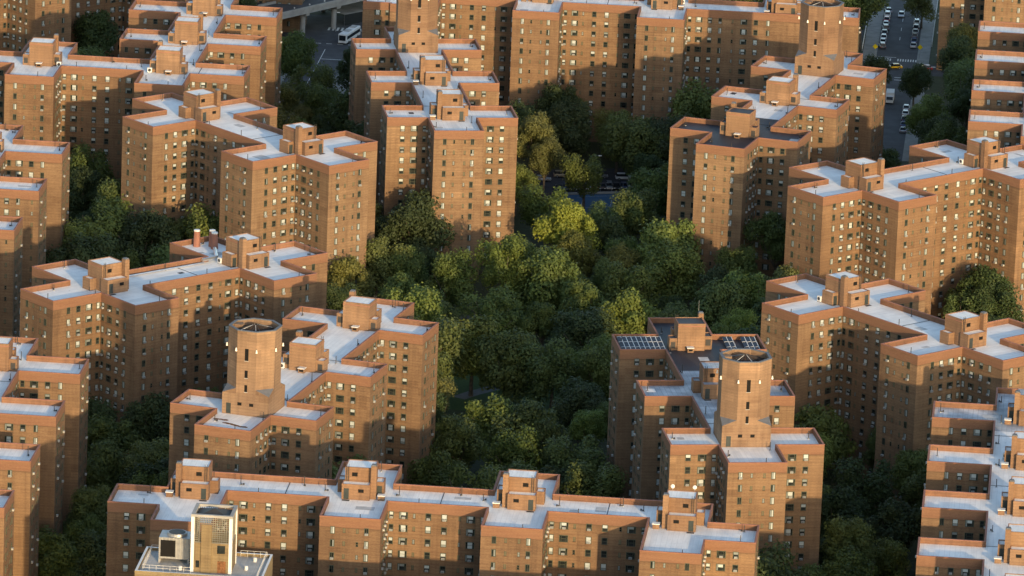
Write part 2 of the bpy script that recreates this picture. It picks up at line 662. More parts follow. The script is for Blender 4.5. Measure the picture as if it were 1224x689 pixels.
# octagon tower block, left
STAR = [(0, 12.3, -109.6, 0), (-10, 22.3, -25.5, -13.3), (-10, 22.3, -61.4, -49.1), (-10, 22.3, -96.9, -84.7)]
DU = -12.9
block('towerleft', 'brick block with an octagonal tower rising from its near end, left of centre', R(-16.7), (498.4, 362.9),
      [(a + DU, b + DU, c + .9, d) for a, b, c, d in STAR],
      [(6.1 + DU, -19.2, 2, 0), (6.1 + DU, -55, 2, 0)], extra=('tower', 6.15 + DU, -89.6))
block('towersolar', 'brick block with an octagonal tower in front and solar panels on its dark far roof', R(8.1), (774.4, 380.4), STAR,
      [(6.1, -19.2, 2, 1), (6.1, -55, 0, 0)], zones=(('dark_roof', (-20, 40, -38, 10)), ('worn_roof', (-20, 40, -74, -38))), extra=('tower', 6.15, -89.6))
block('towertop', 'brick block at top centre with an octagonal tower at its far end', R(8.0), (419.6, 46.5),
      [(10.1, 22.4, -97.4, 13.3), (0, 32.5, -12.1, 0.2), (0, 32.5, -48, -35.5), (0, 32.5, -84.2, -71.7)],
      [(16.2, -41.5, 0, 1), (16.2, -77.7, 0, 1)], extra=('tower', 16.2, -5.5))
block('towerdark', 'brick block right of top centre, black roof at its near end, octagonal tower far', R(-17.3), (818.3, 140.2),
      [(10.3, 22.6, -25.0, 86.6), (0, 32.6, -12.4, 0), (0, 32.6, 23.9, 36.2), (0, 32.6, 60.0, 73.0)],
      [(16.3, -6.2, 2, 0), (16.3, 30.1, 2, 1)], zones=(('dark_roof', (-5, 40, -30, 12)),), extra=('tower', 16.4, 66.4))
# the diagonal blocks
DIAV = [(13.3, 25.8, -12.7, 65), (-0.2, 38.6, -0.1, 12.3), (-0.2, 38.6, 39.7, 52.2)]
block('diagleft', 'brick block at middle left, three red chimneys and silver ducts on its roof', TH_D, (91.4, 310.5),
      [(13.5, 25.8, -25.2, 51.7), (-0.3, 38.4, -12.1, -0.1), (-0.3, 38.4, 26.5, 38.7)], [(19.7, -6, 1, 0), (19.7, 32.6, 1, 1)],
      extra=('chimneys', 4.5, 32))
block('diagright', 'brick block at middle right zigzagging down to the right edge of the view', TH_D, (915.9, 336.4),
      [(0, 77, 0, 12.0), (13.4, 25.6, -13.3, 25.3), (52.4, 64.2, -13.4, 25.4)], [(19.5, 6, 1, 1), (58.4, 6, 1, 0)])
block('diagright2', 'brick block below the upper right corner, sunlit zigzag walls facing the viewer', TH_D, (944.2, 200.6), DIAV,
      [(19.5, 6, 1, 0), (19.6, 46, 1, 1)])
block('diagtop', 'brick block at upper left with two bulkheads and a kinked white roof', TH_D, (159.4, 118.3),
      [(0, 78.6, -0.3, 11.9), (13.5, 25.9, -13.3, 25), (53.3, 65.7, -13.4, 24.8)], [(19.6, 6, 1, 0), (59.4, 6, 1, 1)])
block('topleft', 'L shaped brick block near the top left corner with stepped white roofs', TH_A, (269.5, 8.7),
      [(-10.9, 1.4, -89.6, 16.5), (-24.2, 14.8, -9.6, 2.6), (-21.6, 14.9, -43.0, -30.8), (-10.9, 15, -76.3, -64.2),
       (-57, -10.9, -75.9, -63.5), (-43.8, -31.4, -88.4, -50)],
      [(-4.8, -3.5, 2, 0), (-4.8, -37, 2, 1), (-4.8, -70, 2, 0), (-37.2, -69.5, 2, 1)])
block('leftcol', 'brick block at the left edge above the middle, wings pointing right', TH_A, (16.3, 167.2),
      [(-12.2, 0.1, -110, 14), (-25.6, 13.7, -12.0, 0.3), (-25.6, 13.9, -47.6, -35.6), (-25.6, 14.1, -84, -71.8)],
      [(-6, -6, 2, 0), (-6, -41.7, 2, 1), (-6, -78, 2, 0)])
block('rightcol', 'brick block at the upper right edge with short white roofed wings pointing left', TH_A, (1172, 25),
      [(13, 25.3, -126, 12)] + [(-0.3, 38.4, a, a + 12.5) for a in (-13, -46.8, -80.3, -113.6)],
      [(20.2, a + 6.2, 0, 1) for a in (-13, -46.8, -80.3, -113.6)])
block('toprow', 'long brick block across the top with stepped shadows on its wall', R(-4.2), (613.1, 12),
      [(-39.8, -32.4, 0, 12.2), (-32.5, -20.1, -1, 37), (-20.2, 0, 11.7, 24), (0, 12.4, -1, 37), (12.4, 32.9, 11.7, 24),
       (32.9, 45.4, -1.2, 37), (45.4, 91, 12.2, 24.5), (65, 77.4, 12.2, 37.5)],
      [(-26.2, 19, 0, 0), (6.2, 19.5, 0, 1), (39, 19.5, 0, 0), (71, 19.5, 0, 1)])
# unseen block added below the view to cast shade on the foreground block
block('near', 'unseen brick block added in front to shade the long foreground block', R(-4.9), (128.5, 600.1),
      [(20, 128, -60, -47.5), (30, 40, -72, -47), (42, 54, -72, -47), (74, 86, -72, -47), (107, 119, -72, -47)], [])
o12 = at(40, 122, 0.0)
block('farleft', 'tall brick walls at the top left corner, roof beyond the top of the view', TH_D,
      (o12.x - (38.6 * math.cos(TH_D) + 12.2 * math.sin(TH_D)), o12.y - (38.6 * math.sin(TH_D) - 12.2 * math.cos(TH_D)), 0),
      [(13.5, 25.8, -25.2, 51.7), (-0.3, 38.6, -12.2, -0.1), (-0.3, 38.4, 26.5, 38.7)], [(19.7, -6, 1, 0), (19.7, 32.6, 1, 1)])
o18 = at(1119, 84, 0.0)
block('farright', 'shaded brick wall beside the street at the upper right corner', TH_A, (o18.x, o18.y, 0),
      [(0, 12.6, 0, 12.3), (12.6, 25, -13, 25), (25, 45, 0, 12.3), (45, 57.3, -13, 25)], [(18.6, 6.2, 0, 1), (51, 6, 0, 1)])
o22 = at(360, 40, 0.0)
block('farmid', 'dark brick wall corner beside the elevated highway at the top', TH_A, (o22.x, o22.y, 0),
      [(-12.6, 0, 0, 12.3), (-25, -12.6, -12, 25), (-45, -25, 0, 12.3)], [(-18.6, 6.2, 0, 1)])


def to_world(B, u, v, z=0.0):
    c, s = math.cos(B['th']), math.sin(B['th'])
    return Vector((B['o'].x + c * u - s * v, B['o'].y + s * u + c * v, z))


def to_local(B, x, y):
    c, s = math.cos(B['th']), math.sin(B['th'])
    dx, dy = x - B['o'].x, y - B['o'].y
    return c * dx + s * dy, -s * dx + c * dy


def dist_to_block(B, x, y):
    u, v = to_local(B, x, y)
    best = 1e9
    for a, b, c, d in B['rects']:
        du = max(a - u, 0, u - b)
        dv = max(c - v, 0, v - d)
        best = min(best, math.hypot(du, dv))
    return best


# a tree of all walls and roofs, to know which windows and trees the photograph can see
bv, bf = [], []
for B in BLD:
    p = B['poly']
    n0 = len(bv)
    for q in p:
        bv.append(to_world(B, q.x, q.y, 0))
        bv.append(to_world(B, q.x, q.y, B['hr']))
    n = len(p)
    for i in range(n):
        j = (i + 1) % n
        bf.append((n0 + 2 * i, n0 + 2 * j, n0 + 2 * j + 1, n0 + 2 * i + 1))
    for a, b, c, d in B['cells']:
        k = len(bv)
        for x, y in ((a, c), (b, c), (b, d), (a, d)):
            bv.append(to_world(B, x, y, B['hr'] - 1.1))
        bf.append((k, k + 1, k + 2, k + 3))
BVH = BVHTree.FromPolygons(bv, bf)


def in_view(P, pad=4):
    x, y = pix(P)
    return -pad < x < 1224 + pad and -pad < y < 689 + pad


def seen(P):
    d = CAM - P
    L = d.length
    return BVH.ray_cast(P, d / L, L)[0] is None


# shared meshes of the roof furniture
def vent_pipe_mb(h, bend):
    b = MB()
    b.tube((0, 0, 0), (0, 0, 0.12), 0.26, 0.22, 'grey_metal', 8)
    b.tube((0, 0, 0.1), (0, 0, h), 0.085, 0.085, 'dark_metal', 7)
    if bend:
        b.tube((0, 0, 0.22), (0.55, 0.25, 0.22), 0.09, 0.09, 'dark_metal', 7)
        b.tube((0.55, 0.25, 0.1), (0.55, 0.25, 0.42), 0.16, 0.16, 'dark_metal', 7)
    return b


VENTS = [vent_pipe_mb(1.75, False).mesh('vent_pipe'), vent_pipe_mb(2.0, True).mesh('vent_pipe'), vent_pipe_mb(1.45, True).mesh('vent_pipe')]


def fan_mb():
    b = MB()
    b.box(-0.65, 0.65, -0.6, 0.6, 0, 0.95, 'bulkhead_brick')
    b.box(-0.45, 0.45, -0.62, -0.605, 0.3, 0.75, 'black_opening')
    b.box(-0.78, 0.78, -0.74, 0.74, 0.955, 1.10, 'white_paint')
    return b


def condenser_mb():
    b = MB()
    b.box(-0.55, 0.55, -0.4, 0.4, 0.15, 1.35, 'white_paint')
    b.tube((0, -0.405, 0.78), (0, -0.43, 0.78), 0.40, 0.40, 'dark_metal', 12)
    b.box(-0.5, -0.4, -0.4, 0.4, 0, 0.15, 'dark_metal')
    b.box(0.4, 0.5, -0.4, 0.4, 0, 0.15, 'dark_metal')
    return b


def hatch_mb():
    b = MB()
    b.box(-0.75, 0.75, -0.3, 0.3, 0.01, 0.09, 'dark_metal')
    return b


FAN, COND, HATCH = fan_mb().mesh('roof_fan'), condenser_mb().mesh('condenser'), hatch_mb().mesh('walkway_mat')


def bulkhead_meshes(roof):
    """stair and lift bulkhead: tall box, lower box with the door in front, side boxes and a flue"""
    b = MB()
    P = 'bulkhead_brick'

    def lidbox(x0, x1, y0, y1, h):
        # walls with a low parapet, the roof sheet is a part of its own
        e = 0.18
        for a in ((x0, x1, y0, y0 + e), (x0, x1, y1 - e, y1), (x0, x0 + e, y0 + e, y1 - e), (x1 - e, x1, y0 + e, y1 - e)):
            b.box(*a, 0, h, P, top='coping', bottom=False)
    lidbox(-3.0, 3.0, -2.2, 3.2, 6.1)
    lidbox(-3.35, 2.3, -4.7, -2.203, 3.25)
    lidbox(3.003, 4.75, -1.2, 2.2, 3.0)
    lidbox(-4.7, -3.003, 0.0, 2.8, 2.7)
    # raised panels and string courses that catch the low sun
    b.box(-2.4, -0.4, 3.203, 3.26, 1.2, 5.2, P)
    b.box(0.4, 2.4, 3.203, 3.26, 1.2, 5.2, P)
    b.box(-3.06, 3.06, 3.205, 3.25, 5.45, 5.62, 'coping')
    b.box(-3.06, -3.003, -2.2, 3.2, 5.45, 5.62, 'coping')
    b.box(3.003, 3.06, -2.2, 3.2, 5.45, 5.62, 'coping')
    r = MB()
    r.box(-2.82, 2.82, -2.02, 3.02, 5.8, 5.95, roof)
    r.box(-3.17, 2.12, -4.52, -2.38, 2.95, 3.1, roof)
    r.box(3.18, 4.57, -1.02, 2.02, 2.7, 2.82, roof)
    r.box(-4.52, -3.18, 0.18, 2.62, 2.4, 2.52, roof)
    c = MB()
    c.box(2.303, 3.45, -3.5, -2.203, 0, 6.9, P, top='slate', bottom=False)
    c.box(2.42, 3.33, -3.38, -2.32, 6.9, 7.15, 'slate')
    d = MB()
    d.box(-2.9, -1.9, -4.76, -4.703, 0.12, 2.35, 'door_paint')
    d2 = MB()
    d2.box(3.4, 4.4, -1.26, -1.203, 0.1, 2.2, 'door_paint')
    v = MB()
    v.box(0.0, 1.1, -4.75, -4.703, 1.6, 2.3, 'black_opening')
    v2 = MB()
    v2.box(-1.6, -0.5, -2.27, -2.203, 4.2, 5.0, 'black_opening')
    v3 = MB()
    v3.box(3.3, 4.45, 2.203, 2.27, 0.9, 2.3, 'dark_metal')
    v4 = MB()
    v4.box(-4.4, -3.4, 2.803, 2.87, 0.5, 1.9, 'dark_metal')
    ld = MB()
    for x in (-2.7, -2.25):
        ld.box(x - .04, x + .04, -2.42, -2.34, 3.0, 6.7, 'dark_metal')
    for k in range(11):
        ld.box(-2.66, -2.29, -2.41, -2.36, 3.2 + k * .31, 3.25 + k * .31, 'dark_metal')
    return dict(bulkhead=b, roof=r, flue=c, door=[d, d2], louver=[v, v2, v3, v4], ladder=ld)


def mirror(mb):
    o = MB()
    o.mats = list(mb.mats)
    o.v = [(-x, y, z) for x, y, z in mb.v]
    o.f = [tuple(reversed(f)) for f in mb.f]
    o.mi = list(mb.mi)
    return o


BKM = {}
for roof_ in ('white_roof', 'worn_roof', 'dark_roof'):
    for mir in (0, 1):
        q = bulkhead_meshes(roof_)
        g = (lambda x: mirror(x)) if mir else (lambda x: x)
        BKM[roof_, mir] = dict(bulkhead=g(q['bulkhead']).mesh('bulkhead'), roof=g(q['roof']).mesh('bulkhead_roof'), flue=g(q['flue']).mesh('flue'), ladder=g(q['ladder']).mesh('ladder'),
                               door=[g(x).mesh('door') for x in q['door']], louver=[g(x).mesh('louver') for x in q['louver']])


def zone_of(B, u, v):
    for nm, (a, b, c, d) in B['zones']:
        if a < u < b and c < v < d:
            return nm
    return 'white_roof'


def octagon(r, rot=math.pi / 8):
    return [(r * math.cos(rot + k * math.pi / 4), r * math.sin(rot + k * math.pi / 4)) for k in range(8)]


def water_tower(root, u, v, z):
    """square base, chamfered into an octagonal shaft with a ribbed roof inside its parapet"""
    a = 5.15
    R8 = a / math.cos(math.pi / 8)
    b = MB()
    b.box(-a, a, -a, a, 0, 4.6, 'tower_brick', bottom=False)
    zb, zt = 4.6, 18.2
    oc = octagon(R8)
    n = 8
    for i in range(n):
        p, q = oc[i], oc[(i + 1) % n]
        b.face([(p[0], p[1], zb), (q[0], q[1], zb), (q[0], q[1], zt), (p[0], p[1], zt)], 'tower_brick')
    ic = octagon(R8 - 0.5)
    for i in range(n):
        j = (i + 1) % n
        b.face([(ic[j][0], ic[j][1], zt - 1.5), (ic[i][0], ic[i][1], zt - 1.5), (ic[i][0], ic[i][1], zt), (ic[j][0], ic[j][1], zt)], 'tower_brick')
    b.box(-4.6, -2.9, -0.2, 1.6, zt - 1.5, zt - 0.1, 'tower_brick')
    w = b.build('water_tower', root, (u, v, z))
    c = MB()
    for i in range(n):
        j = (i + 1) % n
        o_, q_ = octagon(R8 + 0.08), octagon(R8 - 0.58)
        c.face([(*o_[i], zt + 0.16), (*o_[j], zt + 0.16), (*q_[j], zt + 0.16), (*q_[i], zt + 0.16)], 'slate')
        c.face([(*o_[i], zt), (*o_[j], zt), (*o_[j], zt + 0.16), (*o_[i], zt + 0.16)], 'slate')
        c.face([(*q_[j], zt), (*q_[i], zt), (*q_[i], zt + 0.16), (*q_[j], zt + 0.16)], 'slate')
    c.build('tower_coping', w)
    # sloping slate covers on the four corners of the base
    k = a * math.tan(math.pi / 8)
    for sx, sy in ((1, 1), (1, -1), (-1, 1), (-1, -1)):
        s = MB()
        P0, P1, P2 = Vector((sx * a, sy * a, zb + .02)), Vector((sx * a, sy * k, zb + .02)), Vector((sx * k, sy * a, zb + .02))
        T1, T2 = Vector((sx * a * .995, sy * k, zb + 1.2)), Vector((sx * k, sy * a * .995, zb + 1.2))
        s.face([P0, P1, T1], 'tower_brick')
        s.face([P0, T2, P2], 'tower_brick')
        s.face([P0, T1, T2], 'slate')
        s.build('corner_cover', w)
    rf = MB()
    for i in range(24):
        t0, t1 = i * math.pi / 12, (i + 1) * math.pi / 12
        rf.face([(4.6 * math.cos(t0), 4.6 * math.sin(t0), zt - 1.25), (4.6 * math.cos(t1), 4.6 * math.sin(t1), zt - 1.25), (0, 0, zt + 0.25)], 'rib_rust')
    ro = rf.build('tower_roof', w)
    rb = MB()
    for i in range(20):
        t0 = i * math.pi / 10 + 0.05
        d = Vector((math.cos(t0), math.sin(t0), 0))
        p0 = d * 4.5 + Vector((0, 0, zt - 1.13))
        p1 = d * 0.5 + Vector((0, 0, zt + 0.22))
        rb.tube(p0, p1, 0.12, 0.07, 'rib_white' if i in (3, 7, 12, 16) else 'dark_metal' if i % 2 else 'rib_rust', 5)
    rb.build('roof_rib', w)
    for zc, hh, ww in ((13.2, 2.6, 0.8), (9.0, 1.6, 0.68), (5.9, 1.5, 0.62)):
        m = MB()
        m.box(-ww / 2, ww / 2, -a - 0.02, -a + 0.05, zc - hh / 2, zc + hh / 2, 'black_opening')
        m.box(-ww / 2 - 0.08, ww / 2 + 0.08, -a - 0.06, -a + 0.05, zc - hh / 2 - 0.14, zc - hh / 2 - 0.005, 'concrete')
        m.build('slit_window', w)
    for sx in (-1, 1):
        m = MB()
        m.box(sx * 1.3 - 0.45, sx * 1.3 + 0.45, -a - 0.03, -a + 0.05, 2.1, 2.75, 'black_opening')
        m.build('slit_window', w)
    m = MB()
    m.box(-4.2, -3.2, -a - 0.05, -a + 0.05, 0.15, 2.4, 'door_paint')
    m.build('door', w)
    for i in (3, 4, 5, 6, 7, 0):
        p = Vector((*oc[i], 0))
        d = p.normalized()
        m = MB()
        q = d * (R8 + 0.28)
        m.tube((q.x, q.y, zt - 4.35), (q.x, q.y, zt - 3.65), 0.24, 0.12, 'lamp_white', 8)
        m.tube((d.x * (R8 - .1), d.y * (R8 - .1), zt - 3.6), (q.x, q.y, zt - 3.6), 0.06, 0.06, 'dark_metal', 6)
        m.build('floodlight', w)


def finish_block(B, seed):
    rng = random.Random(seed)
    hr = B['hr']
    root = thing(B['name'], B['o'], B['th'], B['label'], B['cat'], B['group'])
    B['root'] = root
    p = B['poly']
    n = len(p)
    w = MB()
    for i in range(n):
        a, b = p[i], p[(i + 1) % n]
        w.face([(a.x, a.y, 0), (b.x, b.y, 0), (b.x, b.y, hr), (a.x, a.y, hr)], 'brick')
    w.build('wall', root)
    q = inset(p, 0.34)
    e = inset(p, -0.045)
    pm = MB()
    for i in range(n):
        j = (i + 1) % n
        pm.face([(q[j].x, q[j].y, hr - 1.1), (q[i].x, q[i].y, hr - 1.1), (q[i].x, q[i].y, hr), (q[j].x, q[j].y, hr)], 'parapet_brick')
        pm.face([(e[i].x, e[i].y, hr + .12), (e[j].x, e[j].y, hr + .12), (q[j].x, q[j].y, hr + .12), (q[i].x, q[i].y, hr + .12)], 'coping')
        pm.face([(e[i].x, e[i].y, hr - .02), (e[j].x, e[j].y, hr - .02), (e[j].x, e[j].y, hr + .12), (e[i].x, e[i].y, hr + .12)], 'coping')
        pm.face([(q[j].x, q[j].y, hr), (q[i].x, q[i].y, hr), (q[i].x, q[i].y, hr + .12), (q[j].x, q[j].y, hr + .12)], 'coping')
        pm.face([(e[j].x, e[j].y, hr - .02), (e[i].x, e[i].y, hr - .02), (p[i].x, p[i].y, hr - .02), (p[j].x, p[j].y, hr - .02)], 'coping')
    pm.build('parapet', root)
    # roof sheets, split where the covering changes
    zr = hr - 1.1
    cuts_u = sorted({x for nm, z_ in B['zones'] for x in z_[:2]})
    cuts_v = sorted({x for nm, z_ in B['zones'] for x in z_[2:]})
    sheets = {}
    for a, b, c, d in B['cells']:
        ux = [a] + [x for x in cuts_u if a < x < b] + [b]
        vx = [c] + [x for x in cuts_v if c < x < d] + [d]
        for i in range(len(ux) - 1):
            for j in range(len(vx) - 1):
                nm = zone_of(B, (ux[i] + ux[i + 1]) / 2, (vx[j] + vx[j + 1]) / 2)
                sheets.setdefault(nm, MB()).face([(ux[i], vx[j], zr), (ux[i + 1], vx[j], zr), (ux[i + 1], vx[j + 1], zr), (ux[i], vx[j + 1], zr)], nm)
    for nm, mb in sheets.items():
        r_ = mb.build('roof', root)
        if len(sheets) > 1:
            r_['label'] = {'white_roof': 'white coated roof', 'dark_roof': 'black tarred roof', 'worn_roof': 'worn grey roof'}[nm]
    # windows
    cand = []
    for i in range(n):
        a, b, z_ = p[i], p[(i + 1) % n], p[(i + 2) % n]
        y_ = p[i - 1]
        d = b - a
        L = d.length
        d = d / L
        nrm = Vector((d.y, -d.x))
        c0 = (a - y_).cross(b - a) < 0
        c1 = (b - a).cross(z_ - b) < 0
        rz = math.atan2(d.y, d.x) + math.pi
        for x, kd in columns(L, c0, c1, rng):
            q2 = a + d * x
            for fl in range(13):
                z = hr - 2.68 - 2.7 * fl
                if z < 1.4:
                    continue
                v = rng.choice((0, 0, 0, 1, 2, 2, 3, 3, 4, 4, 5, 5))
                ac = kd in 'WMBN' and rng.random() < (0.62 if kd in 'WM' else 0.4)
                P = to_world(B, q2.x + nrm.x * 0.3, q2.y + nrm.y * 0.3, z)
                nw = to_world(B, q2.x + nrm.x * 1.3, q2.y + nrm.y * 1.3, z) - P
                vd = (CAM - P).normalized()
                cosv = vd.dot(nw)
                vis = cosv > 0.02 and in_view(P) and seen(P)
                area = WT[kd][0] * WT[kd][1] * max(cosv, 0) * (1.0 if z > 12 else 0.5)
                cand.append((vis, area, q2, z, rz, kd, v, ac))
    cand.sort(key=lambda c_: (-c_[0], -c_[1]))
    rest = MB()
    for k, (vis, area, q2, z, rz, kd, v, ac) in enumerate(cand):
        if vis and k < 100:
            o = place(WINM[kd, v], 'window', root, (q2.x, q2.y, z), rz)
            if ac:
                place(ACM, 'air_conditioner', o, (0.0, 0.03, -WT[kd][1] / 2 + 0.30))
        else:
            T = Matrix.Translation((q2.x, q2.y, z)) @ Matrix.Rotation(rz, 4, 'Z')
            rest.add(WIN[kd, v] if vis else WINL[kd, v], T)
            if ac and (vis or k % 2):
                rest.add(AC, T @ Matrix.Translation((0, 0.03, -WT[kd][1] / 2 + 0.30)))
    if rest.v:
        o = rest.build('window', root)
        o['kind'] = 'stuff'
    # bulkheads and roof furniture
    for cu, cv, rot, mir in B['cores']:
        zn = zone_of(B, cu, cv)
        bk = BKM[zn, mir]
        o = place(bk['bulkhead'], 'bulkhead', root, (cu, cv, zr), rot * math.pi / 2)
        place(bk['roof'], 'bulkhead_roof', o)
        place(bk['flue'], 'flue', o)
        place(bk['ladder'], 'ladder', o)
        for x in bk['door']:
            place(x, 'door', o)
        for x in bk['louver']:
            place(x, 'louver', o)
        c, s = math.cos(rot * math.pi / 2), math.sin(rot * math.pi / 2)
        sg = -1 if mir else 1

        def loc(x, y):
            x *= sg
            return (cu + c * x - s * y, cv + s * x + c * y, zr)
        place(FAN, 'roof_fan', root, loc(-0.3, 4.1) if rot else loc(4.6, -3.6), rot * math.pi / 2 + math.pi)
        place(HATCH, 'walkway_mat', root, loc(-2.4, -5.4), rot * math.pi / 2)
        if rng.random() < 0.45:
            place(COND, 'condenser', root, loc(4.6, 3.0), 0.0)
    if B['vents']:
        spots = []
        inn = lambda u, v: any(r[0] + .9 < u < r[1] - .9 and r[2] + .9 < v < r[3] - .9 for r in B['rects'])
        for a, b, c, d in B['rects']:
            if (b - a) > (d - c):
                spots += [(a + 1.7, (c + d) / 2 + 2), (b - 1.7, (c + d) / 2 + 2)]
                if b - a < 25:
                    spots += [((a + b) / 2 - 4, c + 1.5), ((a + b) / 2 + 4, d - 1.5)]
                if b - a > 40:
                    spots += [(a + 29, c + 1.6), (a + 29 + 8, d - 1.6), (a + 42, c + 1.6)]
            else:
                spots += [((a + b) / 2 + 2, c + 1.7), ((a + b) / 2 + 2, d - 1.7)]
                if d - c > 40:
                    k = c + 8
                    while k < d - 6:
                        spots += [(a + 1.5, k), (b - 1.5, k + 4.5)]
                        k += 15.5
        for k, (u, v) in enumerate(spots[:26]):
            if inn(u, v) and all(math.hypot(u - cu, v - cv) > 6.2 for cu, cv, _r, _m in B['cores']):
                if B['extra'] and B['extra'][0] == 'tower' and math.hypot(u - B['extra'][1], v - B['extra'][2]) < 8:
                    continue
                place(VENTS[k % 3], 'vent_pipe', root, (u + rng.uniform(-.3, .3), v + rng.uniform(-.3, .3), zr), rng.uniform(0, 6.28))
    clear = lambda u, v, r: all(abs(u - cu) > 5.2 + r or abs(v - cv) > 5.2 + r for cu, cv, _r, _m in B['cores']) and not (
        B['extra'] and B['extra'][0] == 'tower' and max(abs(u - B['extra'][1]), abs(v - B['extra'][2])) < 5.6 + r)
    done = 0
    for a, b, c, d in B['rects']:
        lu, lv = b - a, d - c
        if max(lu, lv) > 15:
            for f in ((0.5,) if max(lu, lv) < 60 else (0.28, 0.55, 0.8)):
                m = MB()
                if lu > lv:
                    u0 = a + lu * f + rng.uniform(-1.5, 1.5)
                    if not clear(u0, (c + d) / 2, 0.5):
                        continue
                    m.box(u0 - .07, u0 + .07, c + .36, d - .36, zr + .003, zr + .06, 'dark_metal')
                else:
                    v0 = c + lv * f + rng.uniform(-1.5, 1.5)
                    if not clear((a + b) / 2, v0, 0.5):
                        continue
                    m.box(a + .36, b - .36, v0 - .07, v0 + .07, zr + .003, zr + .06, 'dark_metal')
                m.build('roof_joint', root)
        for q_ in range(2):
            if done > 15:
                break
            u0, v0 = rng.uniform(a + 2, b - 2), rng.uniform(c + 2, d - 2)
            if not clear(u0, v0, 2.0):
                continue
            m = MB()
            w2, h2 = rng.uniform(.5, 1.9), rng.uniform(.4, 1.6)
            if u0 - w2 < a + .5 or u0 + w2 > b - .5 or v0 - h2 < c + .5 or v0 + h2 > d - .5:
                continue
            m.box(u0 - w2, u0 + w2, v0 - h2, v0 + h2, zr + .003 + .002 * done, zr + .010 + .002 * done, rng.choice(('patch_grey', 'patch_white', 'patch_white', 'patch_grey', 'dark_roof')) if w2 < 1.2 else rng.choice(('patch_grey', 'patch_white')))
            m.build('roof_patch', root)
            done += 1
    if B['extra']:
        nm, u, v = B['extra']
        if nm == 'tower':
            water_tower(root, u, v, zr)
        elif nm == 'chimneys':
            for du, dv in ((-2.6, 0.5), (-0.6, 3.4), (1.3, 2.6)):
                m = MB()
                m.tube((0, 0, 0), (0, 0, 3.6), 0.85, 0.70, 'coping', 8)
                m.build('chimney', root, (u + du, v + dv, zr))
                m2 = MB()
                m2.tube((u + du, v + dv, zr + 3.6), (u + du, v + dv, zr + 3.9), 0.74, 0.74, 'white_paint', 8)
                m2.build('chimney_cap', root)
            for q0, q1, z in (((8, 33), (14, 29), .8), ((14, 29), (14.5, 24.5), .8), ((15.2, 24.5), (15.2, -2), .35)):
                m = MB()
                m.tube((q0[0], q0[1], zr + z), (q1[0], q1[1], zr + z), 0.42 if z > .5 else 0.18, 0.42 if z > .5 else 0.18, 'bright_metal', 8)
                m.build('duct', root)
    if B['key'] == 'towersolar':
        for k in range(9):
            m = MB()
            m.box(-0.44, 0.44, -4.6, 4.6, 0, 0.05, 'solar_cell')
            for y in (-4.6, -1.5, 1.5, 4.5):
                m.box(-0.44, 0.44, y, y + 0.1, 0.051, 0.09, 'white_paint')
            m.box(0.45, 0.58, -4.6, 4.6, -0.05, 0.07, 'white_paint')
            o = m.build('solar_panel', root, (-8.7 + k * 1.08, -19.4, zr + 0.55))
            o.rotation_euler = (R(6), R(-9), 0)
        for u in (14.6, 15.7, 18.6, 19.7, 20.8):
            m = MB()
            m.box(-0.44, 0.44, -4.4, 4.4, 0, 0.05, 'solar_cell')
            m.box(0.45, 0.58, -4.4, 4.4, -0.05, 0.07, 'white_paint')
            for y in (-1.5, 1.5):
                m.box(-0.44, 0.44, y, y + 0.1, 0.051, 0.09, 'white_paint')
            o = m.build('solar_panel', root, (u, -19.4, zr + 0.55))
            o.rotation_euler = (R(6), R(-9), 0)
        m = MB()
        m.tube((8.6, -15.6, zr + 6), (8.6, -15.6, zr + 9.5), 0.05, 0.03, 'grey_metal', 6)
        m.build('antenna', root)
    if B['key'] == 'towerleft':
        m = MB()
        for k in range(9):
            a = k / 8
            x, y = 1.4 + DU + a * 7.6 + rng.uniform(-.2, .2), -102.0 + math.sin(a * 5) * .7 + (2.6 * (1 - a) if a < .3 else 0)
            m.prism([(x + .75 * math.cos(t_) * rng.uniform(.7, 1.2), y + .5 * math.sin(t_) * rng.uniform(.7, 1.2)) for t_ in [j * math.pi / 4 for j in range(8)]],
                    zr + 0.004, zr + 0.02 + k * .004, 'rust')
        m.build('rust_stain', root)
    if B['key'] == 'front':
        for x, y in ((111.2, 15.9), (115.6, 16.1)):
            m = MB()
            m.tube((0, 0, 0), (0, 0, 0.7), 0.06, 0.06, 'grey_metal', 6)
            m.tube((0, -0.1, 0.8), (0, -0.28, 0.86), 0.42, 0.12, 'white_paint', 10)
            m.build('satellite_dish', root, (x, y, zr + 6.15))
    return root


for k, B in enumerate(BLD):
    finish_block(B, 100 + k)

# ------------------------------------------------------------------ ground, streets, courts
OA = at(1070, 50, 0)
CA, SA = math.cos(TH_A), math.sin(TH_A)


def A(u, v, z=0.0):
    return Vector((OA.x + CA * u - SA * v, OA.y + SA * u + CA * v, z))


def sheet(name, poly, z, mat, kind='structure', thick=0.0):
    b = MB()
    if thick:
        b.prism([(p.x, p.y) for p in poly], z - thick, z, mat)
    else:
        b.face([(p.x, p.y, z) for p in poly], mat)
    o = b.build(name)
    if kind:
        o['kind'] = kind
    return o


def strip(name, u0, u1, v0, v1, z, mat, thick=0.0):
    return sheet(name, [A(u0, v0), A(u1, v0), A(u1, v1), A(u0, v1)], z, mat, 'structure', thick)


b = MB()
b.face([(-5000, -800, 0), (5000, -800, 0), (5000, 9000, 0), (-5000, 9000, 0)], 'ground_soil')
b.build('ground')['kind'] = 'structure'

